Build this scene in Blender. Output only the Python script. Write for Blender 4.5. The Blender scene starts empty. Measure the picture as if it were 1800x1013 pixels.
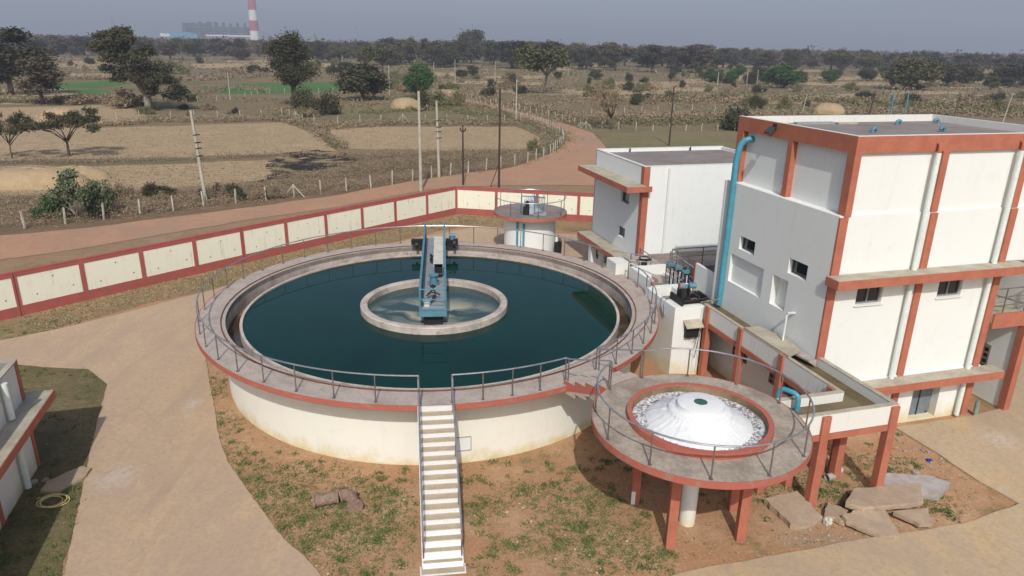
import bpy, math, random
import numpy as np
from mathutils import Vector, Matrix
SC = bpy.context.scene
COL = SC.collection
R = math.radians
# ------------------------------------------------------------------ camera
FPX, PITCH, ROLL, HC = 1250.93, 0.331447, -0.0190157, 14.25     # focal length in px of an 1800 px wide frame
def cam_axes():
    cp, sp = math.cos(PITCH), math.sin(PITCH)
    c, s = math.cos(ROLL), math.sin(ROLL)
    fw = np.array([0, cp, -sp]); rt = np.array([1., 0, 0]); dn = np.array([0, -sp, -cp])
    return c*rt + s*dn, -s*rt + c*dn, fw
CR, CD, CF = cam_axes()
cam = bpy.data.cameras.new('camera'); co = bpy.data.objects.new('camera', cam); COL.objects.link(co)
cam.sensor_width = 36; cam.lens = 36*FPX/1800; cam.clip_start = 0.1; cam.clip_end = 60000
m = Matrix.Identity(4)
for i in range(3):
    m[i][0] = CR[i]; m[i][1] = -CD[i]; m[i][2] = -CF[i]
m[2][3] = HC
co.matrix_world = m
SC.camera = co
def gp(px, py, z=0.0):
    "surveyed ground point (metres) read off the photograph"
    d = CR*(px-900)/FPX + CD*(py-506.5)/FPX + CF
    t = (z-HC)/d[2]
    return (d[0]*t, d[1]*t)
# ------------------------------------------------------------------ world and sun
SUN_EL, SUN_AZ = 43.7, 1.2           # sun behind the camera, a touch to the right
sd = Vector((math.sin(R(SUN_AZ))*math.cos(R(SUN_EL)), -math.cos(R(SUN_AZ))*math.cos(R(SUN_EL)), math.sin(R(SUN_EL))))
W = bpy.data.worlds.new('World'); SC.world = W; W.use_nodes = True
nt = W.node_tree
sky = nt.nodes.new('ShaderNodeTexSky'); sky.sky_type = 'NISHITA'; sky.sun_disc = False
sky.sun_elevation = R(SUN_EL); sky.sun_rotation = R(180-SUN_AZ)
sky.air_density = 1.0; sky.dust_density = 4.0; sky.ozone_density = 2.5; sky.altitude = 200
bg = nt.nodes['Background']; bg.inputs['Strength'].default_value = 0.125
nt.links.new(sky.outputs[0], bg.inputs[0])
sl = bpy.data.lights.new('sun', 'SUN'); sl.energy = 3.1; sl.angle = R(0.6); sl.color = (1.0, 0.98, 0.945)
so = bpy.data.objects.new('sun', sl); COL.objects.link(so); so.location = (30, -60, 80)
so.rotation_euler = sd.to_track_quat('Z', 'Y').to_euler()
SC.view_settings.view_transform = 'Standard'; SC.view_settings.look = 'None'
SC.view_settings.exposure = -0.05; SC.view_settings.gamma = 1
SC.cycles.max_bounces = 6; SC.cycles.volume_bounces = 0; SC.cycles.transparent_max_bounces = 8
# ------------------------------------------------------------------ materials
def ramp_node(t, fac, stops):
    r = t.nodes.new('ShaderNodeValToRGB')
    e = r.color_ramp.elements
    while len(e) < len(stops): e.new(0.5)
    for q, (p, c) in zip(e, stops): q.position = p; q.color = (*c, 1)
    t.links.new(fac, r.inputs[0]); return r.outputs[0]
def noise(t, vec, scale, detail=5, rough=0.6, stretch=None):
    if stretch:
        mp = t.nodes.new('ShaderNodeMapping'); mp.inputs['Scale'].default_value = stretch
        t.links.new(vec, mp.inputs['Vector']); vec = mp.outputs[0]
    n = t.nodes.new('ShaderNodeTexNoise'); n.inputs['Scale'].default_value = scale
    n.inputs['Detail'].default_value = detail; n.inputs['Roughness'].default_value = rough
    t.links.new(vec, n.inputs['Vector']); return n.outputs['Fac']
def mixc(t, fac, a, b, mode='MIX'):
    mx = t.nodes.new('ShaderNodeMix'); mx.data_type = 'RGBA'; mx.blend_type = mode
    for sock, val in ((0, fac), (6, a), (7, b)):
        if hasattr(val, 'is_output') or isinstance(val, bpy.types.NodeSocket): t.links.new(val, mx.inputs[sock])
        elif sock == 0: mx.inputs[0].default_value = val
        else: mx.inputs[sock].default_value = (*val, 1)
    return mx.outputs[2]
def mth(t, op, a, b=0.0, clamp=False):
    n = t.nodes.new('ShaderNodeMath'); n.operation = op; n.use_clamp = clamp
    for i, v_ in ((0, a), (1, b)):
        if isinstance(v_, bpy.types.NodeSocket): t.links.new(v_, n.inputs[i])
        else: n.inputs[i].default_value = v_
    return n.outputs[0]
def smooth(t, x, lo, hi):
    n = t.nodes.new('ShaderNodeMapRange'); n.interpolation_type = 'SMOOTHSTEP'
    n.inputs[1].default_value = lo; n.inputs[2].default_value = hi
    t.links.new(x, n.inputs[0]); return n.outputs[0]
def newmat(name, rough=0.85, metal=0.0, spec=0.3):
    mt = bpy.data.materials.new(name); mt.use_nodes = True
    t = mt.node_tree; b = t.nodes['Principled BSDF']
    b.inputs['Roughness'].default_value = rough; b.inputs['Metallic'].default_value = metal
    b.inputs['Specular IOR Level'].default_value = spec
    g = t.nodes.new('ShaderNodeNewGeometry')
    return mt, t, b, g.outputs['Position']
def bump(t, b, h, strength=0.3, dist=0.02):
    n = t.nodes.new('ShaderNodeBump'); n.inputs['Strength'].default_value = strength; n.inputs['Distance'].default_value = dist
    t.links.new(h, n.inputs['Height']); t.links.new(n.outputs[0], b.inputs['Normal'])
def sc(c, k): return tuple(min(1, x*k) for x in c)
def mottled(name, c, c2=None, scale=2.0, lo=0.35, hi=0.68, rough=0.85, metal=0, spec=0.3, bmp=0.15, fine=18, stretch=None, bd=0.01):
    "base colour with large soft blotches of c2 and a fine grain"
    c2 = c2 or sc(c, 0.7)
    mt, t, b, P = newmat(name, rough, metal, spec)
    big = noise(t, P, scale, 6, 0.62, stretch)
    col = mixc(t, smooth(t, big, lo, hi), c, c2)
    fn = noise(t, P, fine, 3, 0.7)
    col = mixc(t, smooth(t, fn, 0.3, 0.75), col, mixc(t, 0.5, col, sc(c2, 0.72)))
    t.links.new(col, b.inputs['Base Color'])
    if bmp: bump(t, b, fn, bmp, bd)
    return mt
def flat(name, c, rough=0.6, metal=0, spec=0.4):
    mt, t, b, P = newmat(name, rough, metal, spec)
    n = noise(t, P, 6, 4, 0.7)
    t.links.new(mixc(t, smooth(t, n, 0.3, 0.8), c, sc(c, 0.72)), b.inputs['Base Color'])
    return mt
def lime(name, c, streak=0.5, foot=None, streak_c=(0.45, 0.44, 0.37), foot_h=0.7, grime=(0.62, 0.6, 0.5)):
    "lime-washed plaster: vertical rain streaks, blotches, an optional yellow splash line at the foot"
    mt, t, b, P = newmat(name, 0.9, 0, 0.15)
    st = noise(t, P, 1.0, 5, 0.65, (5.0, 5.0, 0.45))
    bl = noise(t, P, 0.7, 5, 0.6)
    k = mth(t, 'MULTIPLY', smooth(t, st, 0.52, 0.8), smooth(t, bl, 0.35, 0.7))
    col = mixc(t, mth(t, 'MULTIPLY', k, streak), c, streak_c)
    b2 = noise(t, P, 2.2, 6, 0.7)
    col = mixc(t, mth(t, 'MULTIPLY', smooth(t, b2, 0.5, 0.8), 0.35), col, grime)
    if foot:
        sx = t.nodes.new('ShaderNodeSeparateXYZ'); t.links.new(P, sx.inputs[0])
        zz = mth(t, 'ADD', sx.outputs[2], mth(t, 'MULTIPLY', mth(t, 'SUBTRACT', noise(t, P, 1.3, 5, 0.7), 0.5), -1.7))
        f = t.nodes.new('ShaderNodeMapRange'); f.inputs[1].default_value = -0.15; f.inputs[2].default_value = foot_h
        f.inputs[3].default_value = 0.85; f.inputs[4].default_value = 0; t.links.new(zz, f.inputs[0])
        col = mixc(t, f.outputs[0], col, foot)
    t.links.new(col, b.inputs['Base Color'])
    bump(t, b, noise(t, P, 30, 3, 0.6), 0.06, 0.01)
    return mt
M = {}
M['lime'] = lime('lime_wash_white', (0.75, 0.765, 0.735), 0.35)
M['lime_foot'] = lime('lime_wash_stained_foot', (0.75, 0.76, 0.715), 0.3, (0.62, 0.50, 0.22), foot_h=0.75)
M['tank_wall'] = lime('tank_wall_paint', (0.79, 0.77, 0.67), 0.3, (0.60, 0.50, 0.20), foot_h=0.45)
M['panel'] = lime('boundary_panel_paint', (0.78, 0.755, 0.60), 1.0, streak_c=(0.27, 0.27, 0.22), grime=(0.56, 0.54, 0.40))
M['lime_grey'] = lime('weathered_white_plaster', (0.70, 0.685, 0.63), 0.8, (0.52, 0.42, 0.22), streak_c=(0.36, 0.35, 0.26), foot_h=0.6)
M['red'] = mottled('terracotta_paint', (0.47, 0.165, 0.10), (0.39, 0.13, 0.08), 1.4, bmp=0.08)
M['red_wall'] = mottled('brick_red_paint', (0.43, 0.105, 0.085), (0.34, 0.10, 0.08), 1.8, bmp=0.08)
M['red_worn'] = mottled('worn_red_paint', (0.44, 0.11, 0.075), (0.34, 0.20, 0.15), 4.0, 0.52, 0.72, bmp=0.2)
M['concrete'] = mottled('walkway_concrete', (0.47, 0.395, 0.335), (0.34, 0.28, 0.235), 1.6, 0.4, 0.75, bmp=0.25, fine=9)
M['concrete_stained'] = mottled('stained_walkway_concrete', (0.44, 0.37, 0.29), (0.25, 0.20, 0.155), 1.3, 0.38, 0.72, bmp=0.25, fine=9)
M['concrete_dark'] = mottled('weathered_concrete', (0.30, 0.25, 0.22), (0.19, 0.16, 0.14), 1.1, 0.35, 0.72, bmp=0.25, fine=10)
M['roof'] = mottled('roof_concrete', (0.29, 0.245, 0.22), (0.215, 0.18, 0.16), 0.7, 0.35, 0.7, bmp=0.15)
M['ledge'] = mottled('ledge_concrete', (0.50, 0.45, 0.345), (0.36, 0.315, 0.24), 1.5, bmp=0.2)
M['stain_wall'] = None
def stained(name):
    mt, t, b, P = newmat(name, 0.9, 0, 0.15)
    a = noise(t, P, 1.2, 6, 0.65); s = noise(t, P, 2.0, 5, 0.7, (3, 3, 0.6))
    col = mixc(t, smooth(t, a, 0.4, 0.65), (0.52, 0.45, 0.385), (0.36, 0.30, 0.265))
    col = mixc(t, smooth(t, s, 0.5, 0.72), col, (0.56, 0.50, 0.46))
    col = mixc(t, smooth(t, noise(t, P, 5, 4, 0.7), 0.56, 0.75), col, (0.16, 0.13, 0.11))
    t.links.new(col, b.inputs['Base Color']); bump(t, b, a, 0.3, 0.03); return mt
M['stain_wall'] = stained('stained_basin_concrete')
M['mud'] = mottled('brown_silt', (0.15, 0.10, 0.055), (0.30, 0.22, 0.13), 1.5)
M['blue'] = mottled('blue_paint', (0.11, 0.265, 0.335), (0.085, 0.20, 0.255), 2.5, rough=0.5, bmp=0.05, spec=0.4)
M['blue_pipe'] = mottled('blue_pipe_paint', (0.075, 0.33, 0.43), (0.065, 0.26, 0.34), 1.8, rough=0.4, bmp=0.0, spec=0.4)
M['floor_plate'] = mottled('grey_floor_plate', (0.33, 0.37, 0.40), (0.26, 0.28, 0.30), 3.0, rough=0.6)
M['steel'] = mottled('dull_steel_tube', (0.55, 0.55, 0.57), (0.40, 0.39, 0.40), 3.0, rough=0.3, metal=0.75, bmp=0)
M['post'] = mottled('brown_steel_post', (0.165, 0.125, 0.11), (0.24, 0.20, 0.185), 3.0, rough=0.5, metal=0.4, bmp=0)
M['dark_metal'] = flat('dark_grimy_metal', (0.03, 0.027, 0.027), 0.55, 0.3)
M['black'] = flat('black_paint', (0.012, 0.012, 0.013), 0.5)
M['rust'] = mottled('rusty_iron', (0.32, 0.215, 0.155), (0.20, 0.135, 0.10), 9, bmp=0.4)
M['rust_rail'] = mottled('rusty_rail', (0.20, 0.075, 0.05), (0.13, 0.06, 0.045), 4, bmp=0.1)
M['pvc'] = mottled('pale_pipe_paint', (0.76, 0.81, 0.75), (0.66, 0.71, 0.65), 1.2, rough=0.5, bmp=0)
M['glass'] = flat('dark_window_glass', (0.02, 0.022, 0.023), 0.08, 0, 0.6)
M['frame'] = flat('grey_window_frame', (0.24, 0.25, 0.25), 0.5)
M['door'] = mottled('slate_blue_door_paint', (0.20, 0.24, 0.25), (0.15, 0.18, 0.19), 2, rough=0.55, bmp=0)
M['hose'] = flat('yellow_hose', (0.66, 0.54, 0.24), 0.5)
M['white_cap'] = mottled('dusty_white_sheet', (0.72, 0.69, 0.60), (0.55, 0.51, 0.43), 2, rough=0.6, bmp=0)
M['pole'] = mottled('pole_concrete', (0.50, 0.47, 0.39), (0.38, 0.35, 0.28), 1.5)
M['rustpole'] = mottled('rust_brown_pole', (0.075, 0.045, 0.035), (0.05, 0.035, 0.03), 2)
M['fpost'] = mottled('fence_post_concrete', (0.58, 0.54, 0.45), (0.42, 0.38, 0.31), 1.5)
M['wire'] = flat('fence_wire', (0.12, 0.11, 0.10), 0.6, 0.5)
M['slab'] = mottled('broken_slab_concrete', (0.46, 0.35, 0.24), (0.37, 0.275, 0.195), 2.0, bmp=0.35)
M['slab_grey'] = mottled('grey_broken_concrete', (0.33, 0.28, 0.24), (0.44, 0.40, 0.37), 2.5, bmp=0.5)
M['rock'] = mottled('rough_stone', (0.42, 0.37, 0.31), (0.28, 0.23, 0.19), 7, bmp=0.5)
def water_mat(name, c, c2, scale, rough, lo=0.4, hi=0.7, bs=0.04, bscale=3.0, spec=0.5):
    mt, t, b, P = newmat(name, rough, 0, spec)
    b.inputs['IOR'].default_value = 1.33
    n = noise(t, P, scale, 5, 0.6)
    t.links.new(mixc(t, smooth(t, n, lo, hi), c, c2), b.inputs['Base Color'])
    bump(t, b, noise(t, P, bscale, 3, 0.5), bs, 0.02); return mt
M['water'] = water_mat('tank_water', (0.0015, 0.029, 0.020), (0.001, 0.021, 0.016), 0.25, 0.03, bs=0.03, bscale=1.6, spec=0.3)
def murky():
    "turbid well: pale plumes of suspended floc in the green water"
    mt, t, b, P = newmat('turbid_water', 0.04, 0, 0.5); b.inputs['IOR'].default_value = 1.33
    nz = t.nodes.new('ShaderNodeTexNoise'); nz.inputs['Scale'].default_value = 0.55; nz.inputs['Detail'].default_value = 6
    nz.inputs['Distortion'].default_value = 1.3
    mp = t.nodes.new('ShaderNodeMapping'); mp.inputs['Scale'].default_value = (0.75, 1.5, 1); mp.inputs['Location'].default_value = (3.1, 0.4, 0)
    t.links.new(P, mp.inputs[0]); t.links.new(mp.outputs[0], nz.inputs[0])
    sx = t.nodes.new('ShaderNodeSeparateXYZ'); t.links.new(P, sx.inputs[0])
    dx = mth(t, 'SUBTRACT', sx.outputs[0], -3.58); dy = mth(t, 'SUBTRACT', sx.outputs[1], 30.3)
    rr = mth(t, 'SQRT', mth(t, 'ADD', mth(t, 'MULTIPLY', dx, dx), mth(t, 'MULTIPLY', mth(t, 'MULTIPLY', dy, dy), 2.2)))
    f = t.nodes.new('ShaderNodeMapRange'); f.inputs[1].default_value = 1.0; f.inputs[2].default_value = 3.3; f.inputs[3].default_value = 1.0; f.inputs[4].default_value = 0.0
    t.links.new(rr, f.inputs[0])
    k = mth(t, 'MULTIPLY', smooth(t, nz.outputs[0], 0.38, 0.58), f.outputs[0])
    col = mixc(t, k, (0.030, 0.062, 0.060), (0.50, 0.46, 0.31))
    t.links.new(col, b.inputs['Base Color']); return mt
M['murky'] = murky()
M['brown_water'] = water_mat('channel_water', (0.155, 0.115, 0.055), (0.10, 0.078, 0.038), 1.2, 0.12, bs=0.35, bscale=5.0, spec=0.3)
M['launder_water'] = water_mat('launder_water', (0.05, 0.03, 0.016), (0.10, 0.07, 0.04), 1.0, 0.15)
M['foam_water'] = mottled('foaming_water', (0.74, 0.75, 0.75), (0.17, 0.145, 0.135), 11.0, 0.40, 0.62, rough=0.4, bmp=0.5, fine=26)
M['foam'] = mottled('white_water_curtain', (0.82, 0.82, 0.79), (0.70, 0.715, 0.71), 2.2, 0.45, 0.8, rough=0.5, bmp=0.5, fine=30, bd=0.03)
# ------------------------------------------------------------------ mesh helpers
class MB:
    def __init__(s): s.v = []; s.f = []
    def add(s, vs, fs):
        o = len(s.v); s.v += [tuple(map(float, p)) for p in vs]; s.f += [tuple(i+o for i in q) for q in fs]; return s
    def box(s, x0, x1, y0, y1, z0, z1):
        vs = [(x, y, z) for z in (z0, z1) for x, y in ((x0, y0), (x1, y0), (x1, y1), (x0, y1))]
        return s.add(vs, [(3, 2, 1, 0), (4, 5, 6, 7), (0, 1, 5, 4), (1, 2, 6, 5), (2, 3, 7, 6), (3, 0, 4, 7)])
    def cyl(s, p0, p1, r0, r1=None, n=12, caps=True):
        r1 = r0 if r1 is None else r1
        p0 = Vector(p0); p1 = Vector(p1); ax = (p1-p0).normalized()
        a = ax.orthogonal().normalized(); b = ax.cross(a)
        vs = []
        for p, r in ((p0, r0), (p1, r1)):
            for k in range(n):
                th = 2*math.pi*k/n; vs.append(p + a*(r*math.cos(th)) + b*(r*math.sin(th)))
        fs = [(k, (k+1) % n, n+(k+1) % n, n+k) for k in range(n)]
        if caps: fs += [tuple(range(n-1, -1, -1)), tuple(range(n, 2*n))]
        return s.add(vs, fs)
    def tube(s, pts, r, n=8):
        for a, b in zip(pts[:-1], pts[1:]):
            if (Vector(a)-Vector(b)).length > 1e-5: s.cyl(a, b, r, r, n)
        return s
    def pipe(s, pts, r, n=10, taper=None, closed=False):
        "one continuous swept tube along pts; r may be a list"
        P = [Vector(p) for p in pts]; N = len(P)
        rs = r if isinstance(r, (list, tuple)) else [r]*N
        a = None; vs = []
        for i, p in enumerate(P):
            d = (P[min(i+1, N-1)]-P[max(i-1, 0)]).normalized()
            if closed: d = (P[(i+1) % N]-P[i-1]).normalized()
            a = d.orthogonal().normalized() if a is None else (a - d*a.dot(d)).normalized()
            b = d.cross(a)
            for k in range(n):
                th = 2*math.pi*k/n; vs.append(p + a*(rs[i]*math.cos(th)) + b*(rs[i]*math.sin(th)))
        fs = []
        for i in range(N if closed else N-1):
            j = (i+1) % N
            fs += [(i*n+k, i*n+(k+1) % n, j*n+(k+1) % n, j*n+k) for k in range(n)]
        if not closed: fs += [tuple(range(n-1, -1, -1)), tuple(range((N-1)*n, N*n))]
        return s.add(vs, fs)
    def lathe(s, prof, n=96, c=(0, 0), closed=False, a0=0.0, a1=2*math.pi):
        full = abs(a1-a0-2*math.pi) < 1e-6; m = len(prof); cnt = n if full else n+1
        vs = [(c[0]+r*math.cos(a0+(a1-a0)*k/n), c[1]+r*math.sin(a0+(a1-a0)*k/n), z) for k in range(cnt) for r, z in prof]
        fs = []
        for k in range(n):
            k2 = (k+1) % cnt
            for j in range(m if closed else m-1):
                j2 = (j+1) % m
                fs.append((k*m+j, k2*m+j, k2*m+j2, k*m+j2))
        if closed and not full: fs += [tuple(range(m-1, -1, -1)), tuple(n*m+j for j in range(m))]
        return s.add(vs, fs)
    def prism(s, poly, z0, z1):
        n = len(poly); ar = sum(poly[i][0]*poly[(i+1) % n][1]-poly[(i+1) % n][0]*poly[i][1] for i in range(n))
        if ar < 0: poly = poly[::-1]
        vs = [(x, y, z0) for x, y in poly] + [(x, y, z1) for x, y in poly]
        return s.add(vs, [tuple(range(n-1, -1, -1)), tuple(range(n, 2*n))] + [(i, (i+1) % n, n+(i+1) % n, n+i) for i in range(n)])
    def sheet(s, poly, z):
        n = len(poly); ar = sum(poly[i][0]*poly[(i+1) % n][1]-poly[(i+1) % n][0]*poly[i][1] for i in range(n))
        if ar < 0: poly = poly[::-1]
        return s.add([(x, y, z) for x, y in poly], [tuple(range(n))])
    def panel(s, o, eu, ev, n, w, h, holes, depth, back=()):
        "flat wall face with rectangular holes (x0,x1,y0,y1), reveals of the given depth; holes listed in back are closed (niches)"
        o, eu, ev, n = (Vector(q) for q in (o, eu, ev, n))
        xs = sorted({0, w, *[q for h_ in holes for q in h_[:2]]}); ys = sorted({0, h, *[q for h_ in holes for q in h_[2:4]]})
        def quad(*p):
            a, b, c, _ = (Vector(q) for q in p)
            s.add(p, [(0, 1, 2, 3)])
        P = lambda x, y, d=0: o+eu*x+ev*y-n*d
        for x0, x1 in zip(xs[:-1], xs[1:]):
            for y0, y1 in zip(ys[:-1], ys[1:]):
                cx, cy = (x0+x1)/2, (y0+y1)/2
                if any(a < cx < b and c < cy < d for a, b, c, d in [q[:4] for q in holes]): continue
                quad(P(x0, y0), P(x1, y0), P(x1, y1), P(x0, y1))
        for i, q in enumerate(holes):
            a, b, c, d = q[:4]; dp = q[4] if len(q) > 4 else depth
            quad(P(a, c), P(b, c), P(b, c, dp), P(a, c, dp)); quad(P(a, d, dp), P(b, d, dp), P(b, d), P(a, d))
            quad(P(a, c, dp), P(a, d, dp), P(a, d), P(a, c)); quad(P(b, c), P(b, d), P(b, d, dp), P(b, c, dp))
            if i in back: quad(P(a, c, dp), P(b, c, dp), P(b, d, dp), P(a, d, dp))
        return s
    def build(s, name, mat, parent=None, smooth=False, bevel=0.0):
        me = bpy.data.meshes.new(name); me.from_pydata(s.v, [], s.f); me.validate(); me.update()
        me.materials.append(M[mat] if isinstance(mat, str) else mat)
        if smooth:
            me.polygons.foreach_set('use_smooth', [True]*len(me.polygons)); me.set_sharp_from_angle(angle=R(38))
        o = bpy.data.objects.new(name, me); COL.objects.link(o)
        if bevel:
            bv = o.modifiers.new('bevel', 'BEVEL'); bv.width = bevel; bv.segments = 2; bv.limit_method = 'ANGLE'
        if parent is not None: o.parent = parent
        return o
def tag(o, label, cat, group=None, kind=None):
    o['label'] = label; o['category'] = cat
    if group: o['group'] = group
    if kind: o['kind'] = kind
    return o
def empty(name, loc=(0, 0, 0), rz=0.0, label=None, cat=None, group=None):
    o = bpy.data.objects.new(name, None); COL.objects.link(o); o.location = loc; o.rotation_euler = (0, 0, rz)
    o.empty_display_size = 0.3
    if label: tag(o, label, cat, group)
    return o
def struct(o): o['kind'] = 'structure'; return o
def stuff(o): o['kind'] = 'stuff'; return o
def fast_mesh(name, V, F, mat):
    "mesh from numpy arrays of vertices and quads"
    me = bpy.data.meshes.new(name); V = np.asarray(V, np.float32); F = np.asarray(F, np.int32)
    me.vertices.add(len(V)); me.vertices.foreach_set('co', V.ravel())
    me.loops.add(F.size); me.loops.foreach_set('vertex_index', F.ravel())
    me.polygons.add(len(F)); me.polygons.foreach_set('loop_start', np.arange(0, F.size, F.shape[1], dtype=np.int32))
    me.polygons.foreach_set('loop_total', np.full(len(F), F.shape[1], np.int32))
    me.update(calc_edges=True); me.materials.append(mat); return me
# building grid: every building stands on the same grid, turned 16.3 degrees
TH = R(16.3); UX = np.array([math.cos(TH), math.sin(TH)]); VX = np.array([-UX[1], UX[0]]); ORG = np.array([11.4, 24.2])
def uv(a, b): q = ORG+UX*a+VX*b; return (float(q[0]), float(q[1]))
TC = (-3.58, 31.0)                      # centre of the big tank
AC = (5.67, 18.93)                      # centre of the aerator
# ================================================================== GROUND
def ground_mat(name, cols, scales=(0.012, 0.09, 0.9), grass=None, fine=2.5, bstr=0.5):
    mt, t, b, P = newmat(name, 0.95, 0, 0.1)
    a = noise(t, P, scales[0], 5, 0.6); c_ = noise(t, P, scales[1], 6, 0.65); d = noise(t, P, scales[2], 6, 0.7)
    col = mixc(t, smooth(t, a, 0.4, 0.62), cols[0], cols[1])
    col = mixc(t, smooth(t, c_, 0.42, 0.66), col, cols[2])
    col = mixc(t, mth(t, 'MULTIPLY', smooth(t, d, 0.45, 0.75), 0.7), col, cols[3])
    if grass: col = mixc(t, mth(t, 'MULTIPLY', smooth(t, noise(t, P, 0.35, 7, 0.72), 0.53, 0.68), 0.8), col, grass)
    f = noise(t, P, fine*4, 3, 0.7)
    col = mixc(t, smooth(t, f, 0.3, 0.8), col, mixc(t, 0.6, col, sc(cols[3], 0.7)))
    t.links.new(col, b.inputs['Base Color']); bump(t, b, f, bstr, 0.04); return mt
M['land'] = ground_mat('dry_scrubland', ((0.235, 0.175, 0.105), (0.18, 0.15, 0.08), (0.275, 0.20, 0.12), (0.15, 0.12, 0.068)))
M['straw'] = ground_mat('stubble_straw', ((0.43, 0.315, 0.185), (0.37, 0.265, 0.155), (0.47, 0.345, 0.205), (0.32, 0.22, 0.125)), (0.03, 0.2, 1.2))
def straw_mat():
    mt, t, b, P = newmat('stubble_straw', 0.95, 0, 0.1)
    a = noise(t, P, 0.06, 5, 0.6); c_ = noise(t, P, 0.35, 6, 0.7); d = noise(t, P, 1.0, 5, 0.7, (0.35, 2.6, 1))
    col = mixc(t, smooth(t, a, 0.38, 0.64), (0.45, 0.325, 0.195), (0.38, 0.28, 0.17))
    col = mixc(t, smooth(t, c_, 0.46, 0.68), col, (0.34, 0.245, 0.145))
    col = mixc(t, mth(t, 'MULTIPLY', smooth(t, d, 0.44, 0.6), 0.8), col, (0.27, 0.19, 0.11))
    f = noise(t, P, 7, 3, 0.7); col = mixc(t, mth(t, 'MULTIPLY', smooth(t, f, 0.4, 0.75), 0.6), col, (0.52, 0.40, 0.25))
    t.links.new(col, b.inputs['Base Color']); bump(t, b, f, 0.7, 0.06); return mt
M['straw'] = straw_mat()
M['olive'] = ground_mat('olive_grassland', ((0.235, 0.19, 0.10), (0.175, 0.165, 0.075), (0.27, 0.205, 0.115), (0.14, 0.135, 0.06)), (0.02, 0.1, 0.9), grass=(0.13, 0.16, 0.06))
M['crop'] = ground_mat('green_crop', ((0.095, 0.19, 0.06), (0.08, 0.17, 0.055), (0.12, 0.20, 0.07), (0.075, 0.13, 0.045)), (0.03, 0.15, 1.0))
def burnt_mat():
    mt, t, b, P = newmat('burnt_stubble', 0.95, 0, 0.1)
    n = noise(t, P, 0.30, 8, 0.75, (0.8, 0.9, 1)); f = noise(t, P, 5, 3, 0.7)
    col = mixc(t, smooth(t, n, 0.42, 0.52), mixc(t, smooth(t, f, 0.3, 0.7), (0.33, 0.245, 0.145), (0.25, 0.18, 0.105)), (0.03, 0.026, 0.023))
    t.links.new(col, b.inputs['Base Color']); bump(t, b, f, 0.6, 0.05); return mt
M['burnt'] = burnt_mat()
M['laterite'] = ground_mat('red_laterite_road', ((0.45, 0.26, 0.16), (0.39, 0.26, 0.185), (0.48, 0.285, 0.175), (0.39, 0.21, 0.12)), (0.05, 0.22, 1.2), bstr=0.2)
M['soil'] = ground_mat('red_yard_soil', ((0.44, 0.245, 0.13), (0.39, 0.235, 0.13), (0.49, 0.31, 0.185), (0.35, 0.20, 0.105)), (0.15, 0.5, 1.7), grass=(0.165, 0.15, 0.062))
M['bank'] = ground_mat('bare_brown_bank', ((0.335, 0.215, 0.13), (0.29, 0.20, 0.115), (0.37, 0.24, 0.15), (0.22, 0.16, 0.085)), (0.1, 0.4, 1.4), grass=(0.19, 0.165, 0.08))
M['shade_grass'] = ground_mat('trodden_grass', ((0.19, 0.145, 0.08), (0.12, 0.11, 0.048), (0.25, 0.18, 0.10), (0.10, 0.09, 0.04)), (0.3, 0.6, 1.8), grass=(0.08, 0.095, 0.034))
M['verge'] = ground_mat('dry_grass_verge', ((0.30, 0.215, 0.115), (0.25, 0.19, 0.10), (0.35, 0.24, 0.13), (0.20, 0.15, 0.08)), (0.15, 0.5, 1.8), grass=(0.14, 0.14, 0.06))
def slab_mat(name, c, c2, c3, spot):
    mt, t, b, P = newmat(name, 0.9, 0, 0.15)
    col = mixc(t, smooth(t, noise(t, P, 0.16, 5, 0.6), 0.38, 0.62), c, c2)
    col = mixc(t, smooth(t, noise(t, P, 0.5, 6, 0.65, (1.6, 0.7, 1)), 0.45, 0.7), col, c3)
    col = mixc(t, mth(t, 'MULTIPLY', smooth(t, noise(t, P, 0.33, 4, 0.5), 0.66, 0.76), 0.55), col, (0.52, 0.47, 0.42))
    vd = t.nodes.new('ShaderNodeVectorMath'); vd.operation = 'DISTANCE'; vd.inputs[1].default_value = (*spot, 0.05); t.links.new(P, vd.inputs[0])   # a lime spill
    lw = mth(t, 'MULTIPLY', mth(t, 'SUBTRACT', 1.0, smooth(t, mth(t, 'ADD', vd.outputs['Value'], mth(t, 'MULTIPLY', noise(t, P, 1.6, 5, 0.7), 1.1)), 0.55, 1.7)), 0.38)
    col = mixc(t, lw, col, (0.62, 0.58, 0.53))
    tk = noise(t, P, 0.55, 5, 0.6, (2.2, 0.22, 1)); col = mixc(t, mth(t, 'MULTIPLY', smooth(t, tk, 0.52, 0.7), 0.35), col, sc(c2, 0.82))
    f = noise(t, P, 7, 5, 0.75); col = mixc(t, smooth(t, f, 0.35, 0.8), col, sc(c2, 0.86))
    ck = t.nodes.new('ShaderNodeTexVoronoi'); ck.feature = 'DISTANCE_TO_EDGE'; ck.inputs['Scale'].default_value = 0.16
    dn = t.nodes.new('ShaderNodeTexNoise'); dn.inputs['Scale'].default_value = 1.2; dn.inputs['Detail'].default_value = 5
    va = t.nodes.new('ShaderNodeVectorMath'); va.operation = 'MULTIPLY_ADD'; va.inputs[1].default_value = (1.6, 1.6, 0)
    t.links.new(P, dn.inputs['Vector']); t.links.new(dn.outputs['Color'], va.inputs[0]); t.links.new(P, va.inputs[2])
    t.links.new(va.outputs[0], ck.inputs['Vector'])
    ckm = mth(t, 'MULTIPLY', mth(t, 'SUBTRACT', 1.0, smooth(t, ck.outputs['Distance'], 0.001, 0.006)), 0.16)
    col = mixc(t, ckm, col, sc(c2, 0.5))
    t.links.new(col, b.inputs['Base Color']); bump(t, b, f, 0.15, 0.02); return mt
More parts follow.
